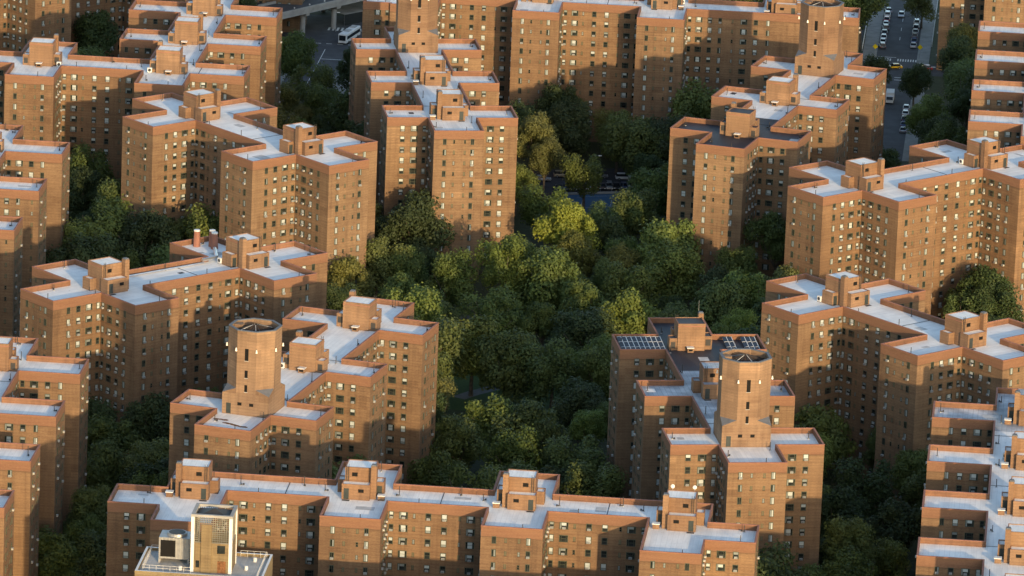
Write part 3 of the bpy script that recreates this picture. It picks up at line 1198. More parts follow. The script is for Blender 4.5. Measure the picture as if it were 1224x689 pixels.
strip('road', -4.6, 6.9, -140, 420, 0.02, 'asphalt')                  # the street running away at the right
strip('road', -420, -4.6, -40, -26.5, 0.016, 'asphalt')               # the avenue it crosses
strip('road', 6.9, 160, -40, -26.5, 0.016, 'asphalt')
strip('road', -165, -151.5, -150, -40, 0.02, 'asphalt')               # the street at the upper left
strip('road', -171, -140, -26.5, -8, 0.024, 'asphalt')
strip('pavement', -8.6, -4.6, -26.5, 300, 0.14, 'pavement', 0.14)
strip('pavement', 6.9, 10.4, -26.5, 300, 0.14, 'pavement', 0.14)
strip('pavement', -8.6, -4.6, -140, -40, 0.14, 'pavement', 0.14)
strip('pavement', 6.9, 10.4, -140, -40, 0.14, 'pavement', 0.14)
strip('pavement', -151.5, -147, -150, -43, 0.14, 'pavement', 0.14)
strip('pavement', -170, -165, -150, -43, 0.14, 'pavement', 0.14)
for k in range(16):
    if not (5 < k < 8):
        strip('crosswalk_stripe', -4.3 + k * 0.72, -3.95 + k * 0.72, -24.4, -21.6, 0.03, 'road_paint')
strip('stop_line', -4.0, 1.0, -20.2, -19.8, 0.03, 'road_paint')
strip('stop_line', 1.4, 6.6, -47.6, -47.1, 0.03, 'road_paint')
strip('stop_line', 1.4, 6.6, -44.6, -44.2, 0.03, 'road_paint')
for k in range(12):
    strip('lane_line', 1.15, 1.28, 2 + k * 12, 6 + k * 12, 0.03, 'road_paint')
for k in range(8):
    strip('crosswalk_stripe', -160.5 + k * 1.25, -159.9 + k * 1.25, -26.5, -22.6, 0.034, 'road_paint')
for k in range(6):
    strip('lane_line', -165 + k * 3.1, -163.4 + k * 3.1, -43.3, -42.9, 0.034, 'road_paint')
strip('lane_line', -158.4, -158.2, -140, -50, 0.03, 'road_paint')
strip('stop_line', -158, -151.8, -62, -61.6, 0.03, 'road_paint')
# car park and sports court in the middle distance
cp = [at(620, 236), at(790, 231), at(800, 200), at(612, 204)]
sheet('car_park', cp, 0.02, 'lot_asphalt')
ct = [at(668, 262), at(772, 258), at(766, 231.5), at(664, 234)]
sheet('sports_court', ct, 0.03, 'court_blue')


def court_line(a, b_, w=0.10):
    p, q = at(*a), at(*b_)
    d = (q - p).normalized()
    s = Vector((-d.y, d.x, 0)) * w / 2
    sheet('court_line', [p - s, q - s, q + s, p + s], 0.04, 'road_paint')


court_line((690, 236), (752, 233.5))
court_line((729, 247), (733, 235))
court_line((694, 250), (697, 236))
court_line((690, 249), (752, 246))
# lawn and footpaths under the trees of the central green
lawn_c = at(600, 455)
sheet('lawn', [lawn_c + Vector((34 * math.cos(t_), 27 * math.sin(t_), 0)) for t_ in [i * math.pi / 16 for i in range(32)]], 0.008, 'lawn_grass')


def footpath(pts, w):
    P = [at(*p) for p in pts]
    b = MB()
    L, Rr = [], []
    for i, p in enumerate(P):
        d = (P[min(i + 1, len(P) - 1)] - P[max(i - 1, 0)]).normalized()
        s = Vector((-d.y, d.x, 0)) * w / 2
        L.append(p + s)
        Rr.append(p - s)
    for i in range(len(P) - 1):
        b.face([(Rr[i].x, Rr[i].y, .014), (Rr[i + 1].x, Rr[i + 1].y, .014), (L[i + 1].x, L[i + 1].y, .014), (L[i].x, L[i].y, .014)], 'path_paving')
    o = b.build('footpath')
    o['kind'] = 'structure'


footpath([(548, 476), (566, 470), (590, 464), (640, 456)], 3.6)
footpath([(505, 385), (530, 378), (580, 380), (640, 384), (700, 392)], 4)
footpath([(523, 360), (530, 345), (560, 330)], 3)
footpath([(640, 384), (690, 330), (700, 280), (690, 255)], 3)
footpath([(100, 330), (113, 262), (118, 205), (150, 160)], 4)
footpath([(1030, 620), (1010, 560), (1000, 500)], 3)

# ------------------------------------------------------------------ trees
LEAF = {'dark': (0.056, 0.082, 0.030), 'green': (0.100, 0.138, 0.040), 'fresh': (0.142, 0.190, 0.046),
        'olive': (0.140, 0.154, 0.044), 'yellow': (0.190, 0.225, 0.044)}


def crown_mb(seed, tall=1.0):
    """crown of many leaf sprays gathered in uneven boughs; unit radius 1 in plan, z from 0 to tall*2"""
    rng = random.Random(seed)
    b = MB()
    boughs = []
    nb = rng.choice((17, 20, 24, 28))
    lean = Vector((rng.uniform(-.16, .16), rng.uniform(-.16, .16), 0))
    shape = rng.choice((0.62, 0.78, 0.95))           # flat topped, round or pointed
    for i in range(nb):
        # boughs round a lumpy shell, a few inside
        zt = (i + 0.5) / nb
        zz = -0.80 + 1.72 * zt
        ang = i * 2.399963 + rng.uniform(-.7, .7)
        prof = max(0.03, 1 - abs(zz) ** (2.6 if zz < 0 else 2.0 / shape))
        rr = math.sqrt(prof) * (rng.uniform(0.42, 0.88) if rng.random() < 0.85 else rng.uniform(0, .4))
        boughs.append((Vector((rr * math.cos(ang), rr * math.sin(ang), zz * 0.80)) + lean * (zz + 1), rng.choice((0.20, 0.26, 0.32, 0.38, 0.46)) * rng.uniform(.85, 1.1)))
    for c, r in boughs:
        nl = int(430 * (r / 0.33) ** 2)
        for k in range(nl):
            d = Vector((rng.gauss(0, 1), rng.gauss(0, 1), rng.gauss(0.25, 1))).normalized()
            p = c + d * (r * rng.uniform(0.55, 1.08) * (0.85 + 0.3 * rng.random())) 
            p.z = p.z * tall + tall
            nrm = (d + Vector((rng.gauss(0, .5), rng.gauss(0, .5), rng.gauss(.25, .5)))).normalized()
            a = nrm.orthogonal().normalized()
            q = nrm.cross(a)
            t_ = rng.uniform(0, 6.28)
            a, q = a * math.cos(t_) + q * math.sin(t_), q * math.cos(t_) - a * math.sin(t_)
            s = rng.uniform(0.024, 0.044)
            b.face([p - a * s - q * s * .7, p + a * s - q * s * .6, p + a * s * .9 + q * s * .7, p - a * s + q * s * .6], 'leaf')
    return b


def trunk_mb(seed, h, r):
    """tapered trunk with limbs reaching into the crown; h = height, r = crown radius"""
    rng = random.Random(seed)
    b = MB()
    fork = h * 0.36
    b.tube((0, 0, -0.2), (0, 0, fork * .5), 0.46, 0.36, 'bark', 7)
    b.tube((0, 0, fork * .5), (0.1, 0.05, fork), 0.36, 0.30, 'bark', 7)
    for k in range(7):
        a = k * 0.9 + rng.uniform(-.3, .3)
        d = rng.uniform(0.35, 0.8) * r
        mid = Vector((0.1 + math.cos(a) * d * .5, 0.05 + math.sin(a) * d * .5, fork + (h - fork) * rng.uniform(.22, .34)))
        end = Vector((math.cos(a) * d, math.sin(a) * d, fork + (h - fork) * rng.uniform(.5, .8)))
        b.tube((0.1, 0.05, fork - .2), mid, 0.20, 0.13, 'bark', 5, False)
        b.tube(mid, end, 0.13, 0.05, 'bark', 5, False)
    return b


CROWNS = [crown_mb(40 + i, [0.95, 1.05, 1.2, 0.85, 1.1, 1.0, 1.3, 0.92][i]).mesh('crown') for i in range(8)]
TALL = [0.95, 1.05, 1.2, 0.85, 1.1, 1.0, 1.3, 0.92]
TRUNKS = [trunk_mb(80 + i, 16.0, 6.0).mesh('trunk') for i in range(5)]

trees = []      # (x, y, h, r, colour name)


def hero(px, py, h, r, c):
    p = at(px, py, h)
    trees.append((p.x, p.y, h, r, c, True))


for q in [(682, 244, 21, 7.0, 'yellow'), (694, 282, 16, 5.6, 'olive'), (603, 288, 22, 6.8, 'fresh'), (640, 142, 19, 5.6, 'olive'),
          (652, 170, 15, 4.6, 'olive'), (497, 236, 21, 8.2, 'dark'), (452, 283, 17, 6.6, 'olive'), (418, 312, 15, 6.2, 'olive'),
          (488, 300, 14, 5.0, 'green'), (540, 306, 17, 6.4, 'green'), (796, 263, 20, 9.4, 'fresh'), (808, 298, 17, 8.6, 'fresh'),
          (752, 322, 17, 7.0, 'green'), (860, 338, 17, 7.2, 'green'), (757, 360, 17, 7.8, 'fresh'), (566, 384, 18, 7.4, 'olive'),
          (700, 378, 15, 8.0, 'dark'), (650, 300, 20, 9.0, 'green'), (606, 402, 17, 7.6, 'green'), (662, 412, 16, 7.2, 'green'),
          (716, 418, 16, 6.6, 'green'), (112, 14, 21, 7.4, 'dark'), (165, 246, 17, 6.8, 'green'), (212, 262, 15, 6.0, 'green'),
          (250, 262, 13, 4.6, 'green'), (92, 205, 17, 6.0, 'dark'), (70, 288, 13, 5.2, 'green'), (76, 604, 17, 7.6, 'green'),
          (58, 640, 15, 6.4, 'green'), (128, 498, 18, 7.2, 'green'), (178, 478, 18, 7.0, 'dark'), (116, 538, 16, 7.0, 'green'),
          (1104, -18, 13, 4.6, 'olive'), (1110, 118, 15, 5.6, 'fresh'), (1100, 176, 16, 7.0, 'green'),
          (1128, 150, 15, 6.4, 'green'), (1094, 80, 12, 4.6, 'dark'), (1048, 70, 11, 4.6, 'dark'), (350, 42, 16, 6.4, 'green'),
          (368, 78, 16, 6.8, 'green'), (342, 104, 14, 4.6, 'olive'), (392, 106, 15, 6.2, 'green'), (425, 62, 14, 5.4, 'dark'),
          (365, 128, 11, 3.0, 'olive'), (970, 652, 15, 6.8, 'fresh'), (930, 668, 13, 5.6, 'green'), (1040, 548, 18, 7.6, 'dark'),
          (1078, 600, 17, 7.4, 'dark'), (1000, 590, 16, 7.0, 'dark'), (760, 146, 18, 8.2, 'green'), (740, 132, 17, 6.6, 'green'),
          (682, 128, 17, 6.4, 'dark'), (700, 184, 15, 6.0, 'green'), (780, 205, 16, 6.6, 'green'), (655, 222, 16, 7.2, 'green'),
          (770, 232, 15, 6.6, 'green'), (610, 232, 15, 6.0, 'green'), (590, 478, 17, 7.6, 'green'), (640, 486, 17, 7.8, 'green'),
          (550, 500, 16, 7.2, 'green'), (690, 520, 16, 7.6, 'green'), (620, 520, 16, 7.4, 'green'), (520, 545, 15, 6.4, 'green'),
          (470, 560, 14, 6.0, 'dark'), (700, 560, 16, 7.2, 'green'), (960, 300, 10, 4.0, 'green'), (1170, 322, 16, 7.6, 'dark'),
          (1150, 352, 13, 6.0, 'green'), (1200, 345, 14, 6.4, 'dark'), (900, 288, 13, 6.0, 'dark'), (880, 300, 14, 6.0, 'green'),
          (730, 262, 14, 6.0, 'dark'), (716, 246, 13, 5.2, 'green'), (756, 238, 14, 5.0, 'green'), (1060, 178, 12, 5.4, 'green')]:
    hero(*q)


def blocked(x, y, m):
    for B in BLD:
        if dist_to_block(B, x, y) < m:
            return True
    dx, dy = x - OA.x, y - OA.y
    u, v = CA * dx + SA * dy, -SA * dx + CA * dy
    if -9.5 < u < 11 and v > -145:
        return True
    if -42 < v < -24 or (v > -24 and u < -140) or (-167 < u < -147 and -160 < v):
        return True
    px, py = pix((x, y, 0))
    if 640 < px < 775 and 203 < py < 262:
        return True
    if ((x - lawn_c.x) / 20) ** 2 + ((y - lawn_c.y) / 15) ** 2 < 1:
        return True
    return False


OPEN = [(550, 614, 236, 288), (1109, 1122, 2, 50), (0, 80, 0, 62), (150, 160, 0, 60), (332, 362, 0, 36), (1046, 1052, 52, 72), (1090, 1099, 50, 68), (404, 420, 36, 60), (556, 640, 450, 476), (650, 756, 210, 247), (520, 545, 338, 352), (374, 402, 58, 104), (1061, 1086, 50, 150)]


def hides_open(x, y, h, r):
    X0, Y0 = pix((x, y, h))
    X1, Y1 = pix((x, y, h * .28))
    rp = r * 5.2
    return any(X0 + rp * .75 > a and X0 - rp * .75 < b_ and Y1 > c and Y0 < d for a, b_, c, d in OPEN)


tr_ = random.Random(5)
trees = [t_ for t_ in trees if all(dist_to_block(B, t_[0], t_[1]) > 2.2 for B in BLD)]
cands = []
y = 1215.0
while y < 1930:
    x = -190.0
    while x < 190:
        cands.append((x + tr_.uniform(-3.2, 3.2), y + tr_.uniform(-3.2, 3.2)))
        x += 8.2
    y += 8.2
for x, y in cands:
    h = tr_.uniform(13.5, 21.5)
    r = h * tr_.uniform(0.28, 0.46)
    if blocked(x, y, 4.2) or hides_open(x, y, h, r):
        continue
    if any((x - a) ** 2 + (y - b_) ** 2 < (0.72 * (r + r2)) ** 2 for a, b_, h2, r2, c2, hh in trees):
        continue
    X0, Y0 = pix((x, y, h))
    skip = False
    for a, b_, h2, r2, c2, hh in trees:
        if hh and y < b_:
            X1, Y1 = pix((a, b_, h2 * .62))
            if abs(X1 - X0) < (r + r2) * 5 * .6 and Y0 < Y1:
                skip = True
                break
    if skip and (abs(CX - X0) > 1e9 or pix((x, y, 0))[1] > Y0):
        X2, Y2 = pix((x, y, h * .6))
        h = h * .62
        r = r * .72
        X0, Y0 = pix((x, y, h))
        if Y0 < Y1 - 6:
            continue
    trees.append((x, y, h, r, tr_.choice(('dark', 'dark', 'dark', 'green', 'green', 'green', 'fresh', 'olive')), False))


def tree_seen(x, y, h, r):
    hit = 0
    for dx, dz in ((0, h), (0, h * .8), (-r * .7, h * .65), (r * .7, h * .65), (0, h * .5)):
        P = Vector((x + dx, y, dz))
        if in_view(P, 0) and seen(P):
            hit += 1
    return hit


vis_trees = [(t_, tree_seen(*t_[:4])) for t_ in trees]
vis_trees = [t_ for t_, k in vis_trees if k >= 1]
vis_trees.sort(key=lambda t_: (not t_[5], t_[1]))
vis_trees = vis_trees[:298]
print('TREES', len(vis_trees))

# words for where a tree stands: the region of the view, then its row and its place in the row
REG = [((0, 0, 240, 130), 'behind the top left block'), ((0, 130, 150, 320), 'between two left edge blocks'),
       ((150, 200, 300, 330), 'behind the three red chimneys'), ((320, 0, 470, 200), 'beside the upper left street'),
       ((380, 200, 560, 400), 'left of the central grove'), ((0, 440, 250, 700), 'left of the left tower'),
       ((420, 460, 780, 700), 'behind the long foreground block'), ((560, 80, 830, 236), 'around the blue court'),
       ((480, 236, 760, 470), 'in the central grove'), ((720, 236, 980, 400), 'above the solar panel roof'),
       ((980, 0, 1224, 215), 'by the upper right street'), ((1090, 215, 1224, 420), 'between the right zigzag blocks'),
       ((880, 420, 1224, 700), 'in the lower right courtyard')]
ORD = ['first', 'second', 'third', 'fourth', 'fifth', 'sixth', 'seventh', 'eighth', 'ninth', 'tenth', 'eleventh', 'twelfth']
groups = {}
for t_ in vis_trees:
    X, Y = pix((t_[0], t_[1], t_[2] * .7))
    for (a, b_, c, d), nm in REG:
        if a <= X < c and b_ <= Y < d:
            break
    else:
        nm = 'by a wall at ' + ('upper' if Y < 345 else 'lower') + (' left' if X < 612 else ' right')
    groups.setdefault(nm, []).append((Y, X, t_))
WORD = {'dark': 'dark green', 'green': 'mid green', 'fresh': 'fresh green', 'olive': 'olive green', 'yellow': 'bright yellow'}
tno = 0
for nm, L in groups.items():
    L.sort(key=lambda q: -q[0])
    nrow = max(1, round(math.sqrt(len(L) / 2.2)))
    per = math.ceil(len(L) / nrow)
    for ri in range(0, len(L), per):
        row = sorted(L[ri:ri + per], key=lambda q: q[1])
        rn = ri // per
        rowtxt = 'nearest row' if rn == 0 else ('farthest row' if ri + per >= len(L) and rn > 0 else ORD[rn] + ' row')
        for ci, (Y, X, (x, y, h, r, c, hh)) in enumerate(row):
            size = 'tall' if h > 17.5 else ('small' if h < 12.5 else 'broad')
            pos = 'leftmost' if ci == 0 else ('rightmost' if ci == len(row) - 1 else ORD[ci] + ' from left')
            lab = f'{size} {WORD[c]} tree {nm}, {pos} in {rowtxt}'
            root = thing('tree', (x, y, 0), tr_.uniform(0, 6.28), lab, 'tree', 'trees among the blocks')
            k = tno % 8
            cr = place(CROWNS[k], 'crown', root, (0, 0, h - 2 * TALL[k] * r * .93))
            sz = min(r, (h - 2.2) / (2 * TALL[k] * .93))
            cr.location = (0, 0, h - 2 * TALL[k] * sz * .96)
            cr.scale = (r, r, sz)
            f = tr_.uniform(0.85, 1.18)
            base = LEAF[c]
            cr.color = (base[0] * f * tr_.uniform(.92, 1.1), base[1] * f, base[2] * f * tr_.uniform(.85, 1.15), 1)
            tk = place(TRUNKS[tno % 5], 'trunk', root)
            tk.scale = (r / 6, r / 6, h / 16)
            tno += 1


# ------------------------------------------------------------------ vehicles
def profile_body(b, prof, w, m, taper=None):
    """side profile (x, z) swept across the width; taper pulls the upper points inwards"""
    L = [(x, -w / 2 + (taper(z) if taper else 0), z) for x, z in prof]
    Rr = [(x, w / 2 - (taper(z) if taper else 0), z) for x, z in prof]
    n = len(prof)
    b.face(L, m)
    b.face(list(reversed(Rr)), m)
    for i in range(n):
        j = (i + 1) % n
        b.face([L[j], L[i], Rr[i], Rr[j]], m)


def make_car(label, group, suv=False):
    h = 1.72 if suv else 1.45
    root = thing('parked_car', (0, 0, 0), 0, label, 'car', group)
    b = MB()
    zb = 0.98 if suv else 0.86
    profile_body(b, [(-2.25, .32), (2.2, .32), (2.3, .55), (2.22, zb - .18), (1.1, zb), (-1.95 if not suv else -2.2, zb), (-2.3, zb - .12), (-2.32, .5)], 1.78, 'car_paint',
                 lambda z: 0.06 if z > .8 else (0.05 if z < .4 else 0))
    body = b.build('body', root)
    g = MB()
    profile_body(g, [(1.05, zb), (0.35, h - .06), (-1.35 if not suv else -1.9, h - .06), (-1.85 if not suv else -2.15, zb)], 1.62, 'car_glass', lambda z: 0.17 if z > zb + .1 else 0.02)
    g.build('window', root)
    rf = MB()
    x0, x1 = (-1.32, 0.32) if not suv else (-1.88, .32)
    rf.box(x0, x1, -0.63, 0.63, h - .07, h, 'car_paint')
    rf.build('roof_panel', root)
    for sx in (-1.38, 1.42):
        for sy in (-1, 1):
            wh = MB()
            wh.tube((sx, sy * .72, .33), (sx, sy * .91, .33), .33, .33, 'tyre', 12)
            wh.tube((sx, sy * .90, .33), (sx, sy * .925, .33), .19, .19, 'grey_metal', 10)
            wh.build('wheel', root)
    for sy in (-1, 1):
        hl = MB()
        hl.box(2.2, 2.31, sy * .62 - .2, sy * .62 + .2, .58, .72, 'lamp_white')
        hl.build('headlight', root)
        tl = MB()
        tl.box(-2.345, -2.29, sy * .66 - .16, sy * .66 + .16, .62, .78, 'tail_red')
        tl.build('tail_light', root)
    return root


def paint(root, c):
    for ch in root.children:
        if ch.name.split('.')[0] in ('body', 'roof_panel', 'cargo_box', 'cab'):
            ch.color = (*c, 1)


PAINTS = {'white': (.72, .72, .71), 'silver': (.42, .43, .45), 'grey': (.16, .17, .18), 'black': (.014, .014, .016), 'blue': (.03, .06, .16),
          'red': (.28, .02, .02), 'tan': (.34, .28, .19), 'yellow': (.75, .42, .01)}
sedan = make_car('', 'cars', False)
suv = make_car('', 'cars', True)
used = {'s': False, 'u': False}


def car(u, v, rz, c, kind, label, group, frame='A'):
    k = 'u' if kind == 'suv' else 's'
    src = suv if k == 'u' else sedan
    p = A(u, v, 0.03) if frame == 'A' else Vector((u, v, 0.03))
    if not used[k]:
        used[k] = True
        src.location = p
        src.rotation_euler = (0, 0, rz)
        src['label'] = label
        o = src
    else:
        o = copy_thing(src, p, rz, label)
    o['group'] = group
    paint(o, PAINTS[c])
    return o


UP = TH_A + math.pi / 2
cl = ['grey', 'blue', 'silver', 'black', 'grey', 'blue', 'red', 'white', 'silver', 'grey', 'black']
place_words = ['nearest the crossing', 'second', 'third', 'fourth', 'fifth', 'sixth', 'seventh', 'eighth', 'ninth', 'tenth', 'farthest']
for k in range(9):
    car(-3.4, -8.6 + k * 5.75 + tr_.uniform(-.2, .2), UP if k % 4 else -UP + math.pi, cl[k], 'suv' if k in (0, 4, 7) else 'sedan',
        f'{cl[k]} car parked at the left kerb, ' + ('nearest the crossing' if k == 0 else f'{place_words[k]} from the crossing'), 'cars parked along the left kerb')
cr_ = ['white', 'blue', 'grey', 'silver', 'black', 'white', 'grey']
for k in range(6):
    car(5.4, -5.6 + k * 5.8 + tr_.uniform(-.2, .2), UP, cr_[k], 'suv' if k in (2, 5) else 'sedan',
        f'{cr_[k]} car parked at the right kerb, ' + ('nearest the crossing' if k == 0 else f'{place_words[k]} from the crossing'), 'cars parked along the right kerb')
car(0.6, 32.5, UP + math.pi, 'silver', 'sedan', 'silver car driving alone in the middle of the street', 'cars on the road')
car(0.9, -33.6, TH_A + math.pi + .25, 'yellow', 'sedan', 'yellow taxi turning at the street crossing', 'cars on the road')
car(9.5, -33.0, TH_A + math.pi, 'red', 'sedan', 'red car half hidden by trees at the street crossing', 'cars on the road')
c3 = ['silver', 'white', 'black', 'blue', 'silver']
for k in range(5):
    car(6.0 - k * .0, -81.5 - k * 6.4, UP, c3[k], 'sedan', f'{c3[k]} car parked under the roadside trees, {ORD[k]} down from the crossing', 'cars parked under the trees')
# the car park
row = ['black', 'blue', 'grey', 'black', 'silver', 'red', 'black', 'grey', 'black', 'blue', 'silver']
for k in range(11):
    p = at(668 + k * 8.6, 227.5 - k * .25, 0)
    car(p.x, p.y, UP + R(8) + math.pi, row[k], 'suv' if k % 3 == 1 else 'sedan', f'{row[k]} car in the near row of the car park, ' +
        ('leftmost' if k == 0 else ('rightmost' if k == 10 else f'{ORD[k]} from left')), 'cars in the car park', 'W')
row2 = [('silver', 648, 216.5), ('tan', 672, 212), ('white', 746, 215), ('grey', 716, 213)]
for k, (c, X, Y) in enumerate(row2):
    p = at(X, Y, 0)
    car(p.x, p.y, TH_A + R(10), c, 'suv' if c in ('white', 'tan') else 'sedan', f'{c} car in the far row of the car park under the trees', 'cars in the car park', 'W')


def make_truck(name, L, w, h, cab, label, cat, loc, rz, windows=False):
    root = thing(name, loc, rz, label, cat)
    b = MB()
    if windows:                      # a bus: one long body with a band of glass and roof boxes
        b.box(-L / 2, L / 2, -w / 2, w / 2, 0.45, h, 'white_paint')
        body = b.build('body', root)
        bev = body.modifiers.new('bevel', 'BEVEL')
        bev.width = 0.22
        bev.segments = 3
        for sy in (-1, 1):
            g = MB()
            g.box(-L / 2 + .5, L / 2 - .5, sy * (w / 2 + .012) - .012, sy * (w / 2 + .012) + .012, 1.5, 2.45, 'car_glass')
            g.build('window', root)
        g = MB()
        g.box(L / 2 - .01, L / 2 + .03, -w / 2 + .3, w / 2 - .3, 1.2, 2.7, 'car_glass')
        g.build('windscreen', root)
        for x in (-L * .3, L * .12):
            q = MB()
            q.box(x - 1.1, x + 1.1, -.75, .75, h + .003, h + .28, 'ac_metal')
            q.build('roof_unit', root)
    else:
        b.box(-L / 2, L / 2 - cab, -w / 2, w / 2, 0.7, h, 'white_paint')
        b.build('cargo_box', root)
        c = MB()
        profile_body(c, [(L / 2 - cab + .05, .5), (L / 2, .5), (L / 2, 1.25), (L / 2 - .45, 2.15), (L / 2 - cab + .05, 2.2)], w * .94, 'white_paint')
        c.build('cab', root)
        g = MB()
        g.face([(L / 2 + .012, -w * .4, 1.3), (L / 2 + .012, w * .4, 1.3), (L / 2 - .43 + .012, w * .4, 2.1), (L / 2 - .43 + .012, -w * .4, 2.1)], 'car_glass')
        g.build('windscreen', root)
    for sx in (-L * .3, L * .34):
        for sy in (-1, 1):
            q = MB()
            q.tube((sx, sy * (w / 2 - .3), .48), (sx, sy * (w / 2 + .02), .48), .48, .48, 'tyre', 12)
            q.build('wheel', root)
    for sy in (-1, 1):
        q = MB()
        q.box(L / 2 - .02, L / 2 + .05, sy * w * .36 - .17, sy * w * .36 + .17, .72, .95, 'lamp_white')
        q.build('headlight', root)
    return root


p = at(409, 54) + (at(433, 39) - at(410, 54)).normalized() * 6.2
make_truck('city_bus', 12.5, 2.55, 3.1, 0, 'white city bus turning below the elevated highway', 'bus', (p.x, p.y, 0.03), math.atan2(*(at(410, 54) - at(433, 39)).yx), True)
p = at(1063.5, 122)
make_truck('delivery_truck', 6.8, 2.2, 2.9, 1.9, 'white box truck stopped on the street below the crossing', 'truck', (p.x, p.y, 0.03), UP + math.pi)
for k in range(3):
    make_truck('delivery_truck', 7.4, 2.3, 3.1, 1.9, f'white box truck behind the left pavement, {["nearest", "middle one", "farthest"][k]} of three', 'truck',
               A(-12.2, 22 + k * 9.4, 0.02), UP, False)['group'] = 'white trucks behind the pavement'
strip('yard', -16, -9.4, -10, 120, 0.012, 'lot_asphalt')

# ------------------------------------------------------------------ street furniture
def diamond_sign(u, v, label):
    root = thing('warning_sign', A(u, v, 0.0), TH_A, label, 'road sign', 'yellow warning signs')
    m = MB()
    m.tube((0, 0, 0), (0, 0, 3.9), 0.055, 0.055, 'grey_metal', 7)
    m.build('post', root)
    s = 0.78
    m = MB()
    k = [(0, -s), (s, 0), (0, s), (-s, 0)]
    m.face([(x, -0.10, 3.3 + z) for x, z in k], 'sign_yellow')
    m.face([(x, -0.07, 3.3 + z) for x, z in reversed(k)], 'grey_metal')
    for i in range(4):
        a, c = k[i], k[(i + 1) % 4]
        m.face([(a[0], -0.07, 3.3 + a[1]), (c[0], -0.07, 3.3 + c[1]), (c[0], -0.10, 3.3 + c[1]), (a[0], -0.10, 3.3 + a[1])], 'grey_metal')
    m.build('sign_plate', root)


diamond_sign(-5.0, -21.6, 'yellow diamond warning sign on the left pavement corner of the crossing')
diamond_sign(7.6, -19.4, 'yellow diamond warning sign on the right pavement corner of the crossing')


def street_lamp(px, py, h, label, arm=1.8):
    p = at(px, py)
    root = thing('street_lamp', p, TH_A, label, 'street lamp', 'street lamps on the estate')
    m = MB()
    m.tube((0, 0, 0), (0, 0, 0.7), 0.17, 0.13, 'grey_metal', 8)
    m.tube((0, 0, 0.7), (0, 0, h), 0.10, 0.065, 'grey_metal', 8)
    m.build('pole', root)
    m = MB()
    m.tube((0, 0, h - .08), (arm, 0, h + .12), 0.05, 0.04, 'grey_metal', 6)
    m.build('arm', root)
    m = MB()
    m.tube((arm - .1, 0, h + .10), (arm + .75, 0, h + .12), 0.17, 0.13, 'lamp_white', 8)
    m.build('lamp_head', root)


street_lamp(115.5, 250, 11.5, 'tall pale street lamp between the two blocks at the left edge')
street_lamp(706, 222, 8.0, 'street lamp standing among the trees behind the car park')
street_lamp(401, 38, 5.5, 'street lamp on the corner in front of the elevated highway', 0.4)
street_lamp(334, 152, 6.5, 'thin street lamp among the trees right of the upper left block', 0.5)
street_lamp(1110, 108, 6.5, 'street lamp half hidden in the trees below the street crossing', .8)
street_lamp(1045, 100, 6.5, 'street lamp at the foot of the black roofed tower block', .8)


def run(p, q):
    d = q - p
    return p, math.atan2(d.y, d.x), d.length


# the elevated highway
a0, a1 = at(300, 27, 8.2), at(470, -12, 8.2)
p, rz, L = run(a0, a1)
hw = thing('elevated_highway', (p.x, p.y, 0), rz, 'elevated concrete highway on piers at the top left of centre', 'highway')
m = MB()
m.box(-20, L + 20, 0, 22, 7.0, 8.2, 'concrete', top='asphalt')
m.build('deck', hw)
for y0, nm in ((-0.25, 'barrier'), (21.8, 'barrier')):
    m = MB()
    m.box(-20, L + 20, y0, y0 + .35, 8.203, 9.05, 'concrete')
    m.build(nm, hw)
m = MB()
m.box(-20, L + 20, 10.8, 11.2, 8.203, 8.95, 'concrete')
m.build('median', hw)
for k in range(-1, 6):
    m = MB()
    x = k * 13.5 - 2
    for y in (2.4, 18):
        m.tube((x, y, 0), (x, y, 6.1), 0.75, 0.75, 'concrete', 12)
    m.box(x - .8, x + .8, 0.6, 21, 6.1, 6.99, 'concrete')
    m.build('pier', hw)
for k in range(-2, 9):
    m = MB()
    m.tube((k * 6.5, 0.9, 9.05), (k * 6.5, 0.9, 9.35), 0.2, 0.2, 'lamp_white', 7)
    m.build('deck_light', hw)
f0, f1 = at(412, 31), at(470, 20)
p, rz, L = run(f0, f1)
fc = thing('site_fence', (p.x, p.y, 0), rz, 'dark screened fence under the elevated highway', 'fence')
m = MB()
m.box(0, L, 0, 0.06, 0.1, 3.2, 'fence_dark')
m.build('screen', fc)
m = MB()
m.box(0, L, 0.02, 9.0, 3.203, 3.3, 'concrete')
m.build('shed_roof', fc)
for k in range(9):
    m = MB()
    m.tube((k * L / 8, 0.14, 0), (k * L / 8, 0.14, 3.3), 0.05, 0.05, 'grey_metal', 6)
    m.build('post', fc)
# white railings beside the street
for u, v0, v1, lab in ((10.6, -4, 62, 'white railing along the brick wall right of the street'), (-8.9, -14, 18, 'low white railing along the left pavement of the street')):
    p0, p1 = A(u, v0), A(u, v1)
    p, rz, L = run(p0, p1)
    fr = thing('railing', (p.x, p.y, 0.0), rz, lab, 'railing')
    m = MB()
    for z in (0.4, 1.0, 1.5):
        m.box(0, L, -0.04, 0.04, z, z + .08, 'white_paint')
    m.build('rail', fr)
    for k in range(int(L / 3) + 1):
        m = MB()
        m.box(k * 3 - .05, k * 3 + .05, -0.06, 0.06, 0, 1.7, 'white_paint')
        m.build('post', fr)
# chain link fence and low wall between court and car park
p, rz, L = run(at(664, 233.5), at(766, 231))
fr = thing('court_fence', (p.x, p.y, 0.0), rz, 'low pale wall with fence posts between blue court and car park', 'fence')
m = MB()
m.box(0, L, 0, 0.25, 0, 0.55, 'concrete')
m.build('low_wall', fr)
for k in range(int(L / 3) + 1):
    m = MB()
    m.tube((k * 3, 0.12, 0.55), (k * 3, 0.12, 2.9), 0.04, 0.04, 'grey_metal', 6)
    m.build('post', fr)
m = MB()
m.tube((0, .12, 2.9), (L, .12, 2.9), 0.035, 0.035, 'grey_metal', 6)
m.build('rail', fr)

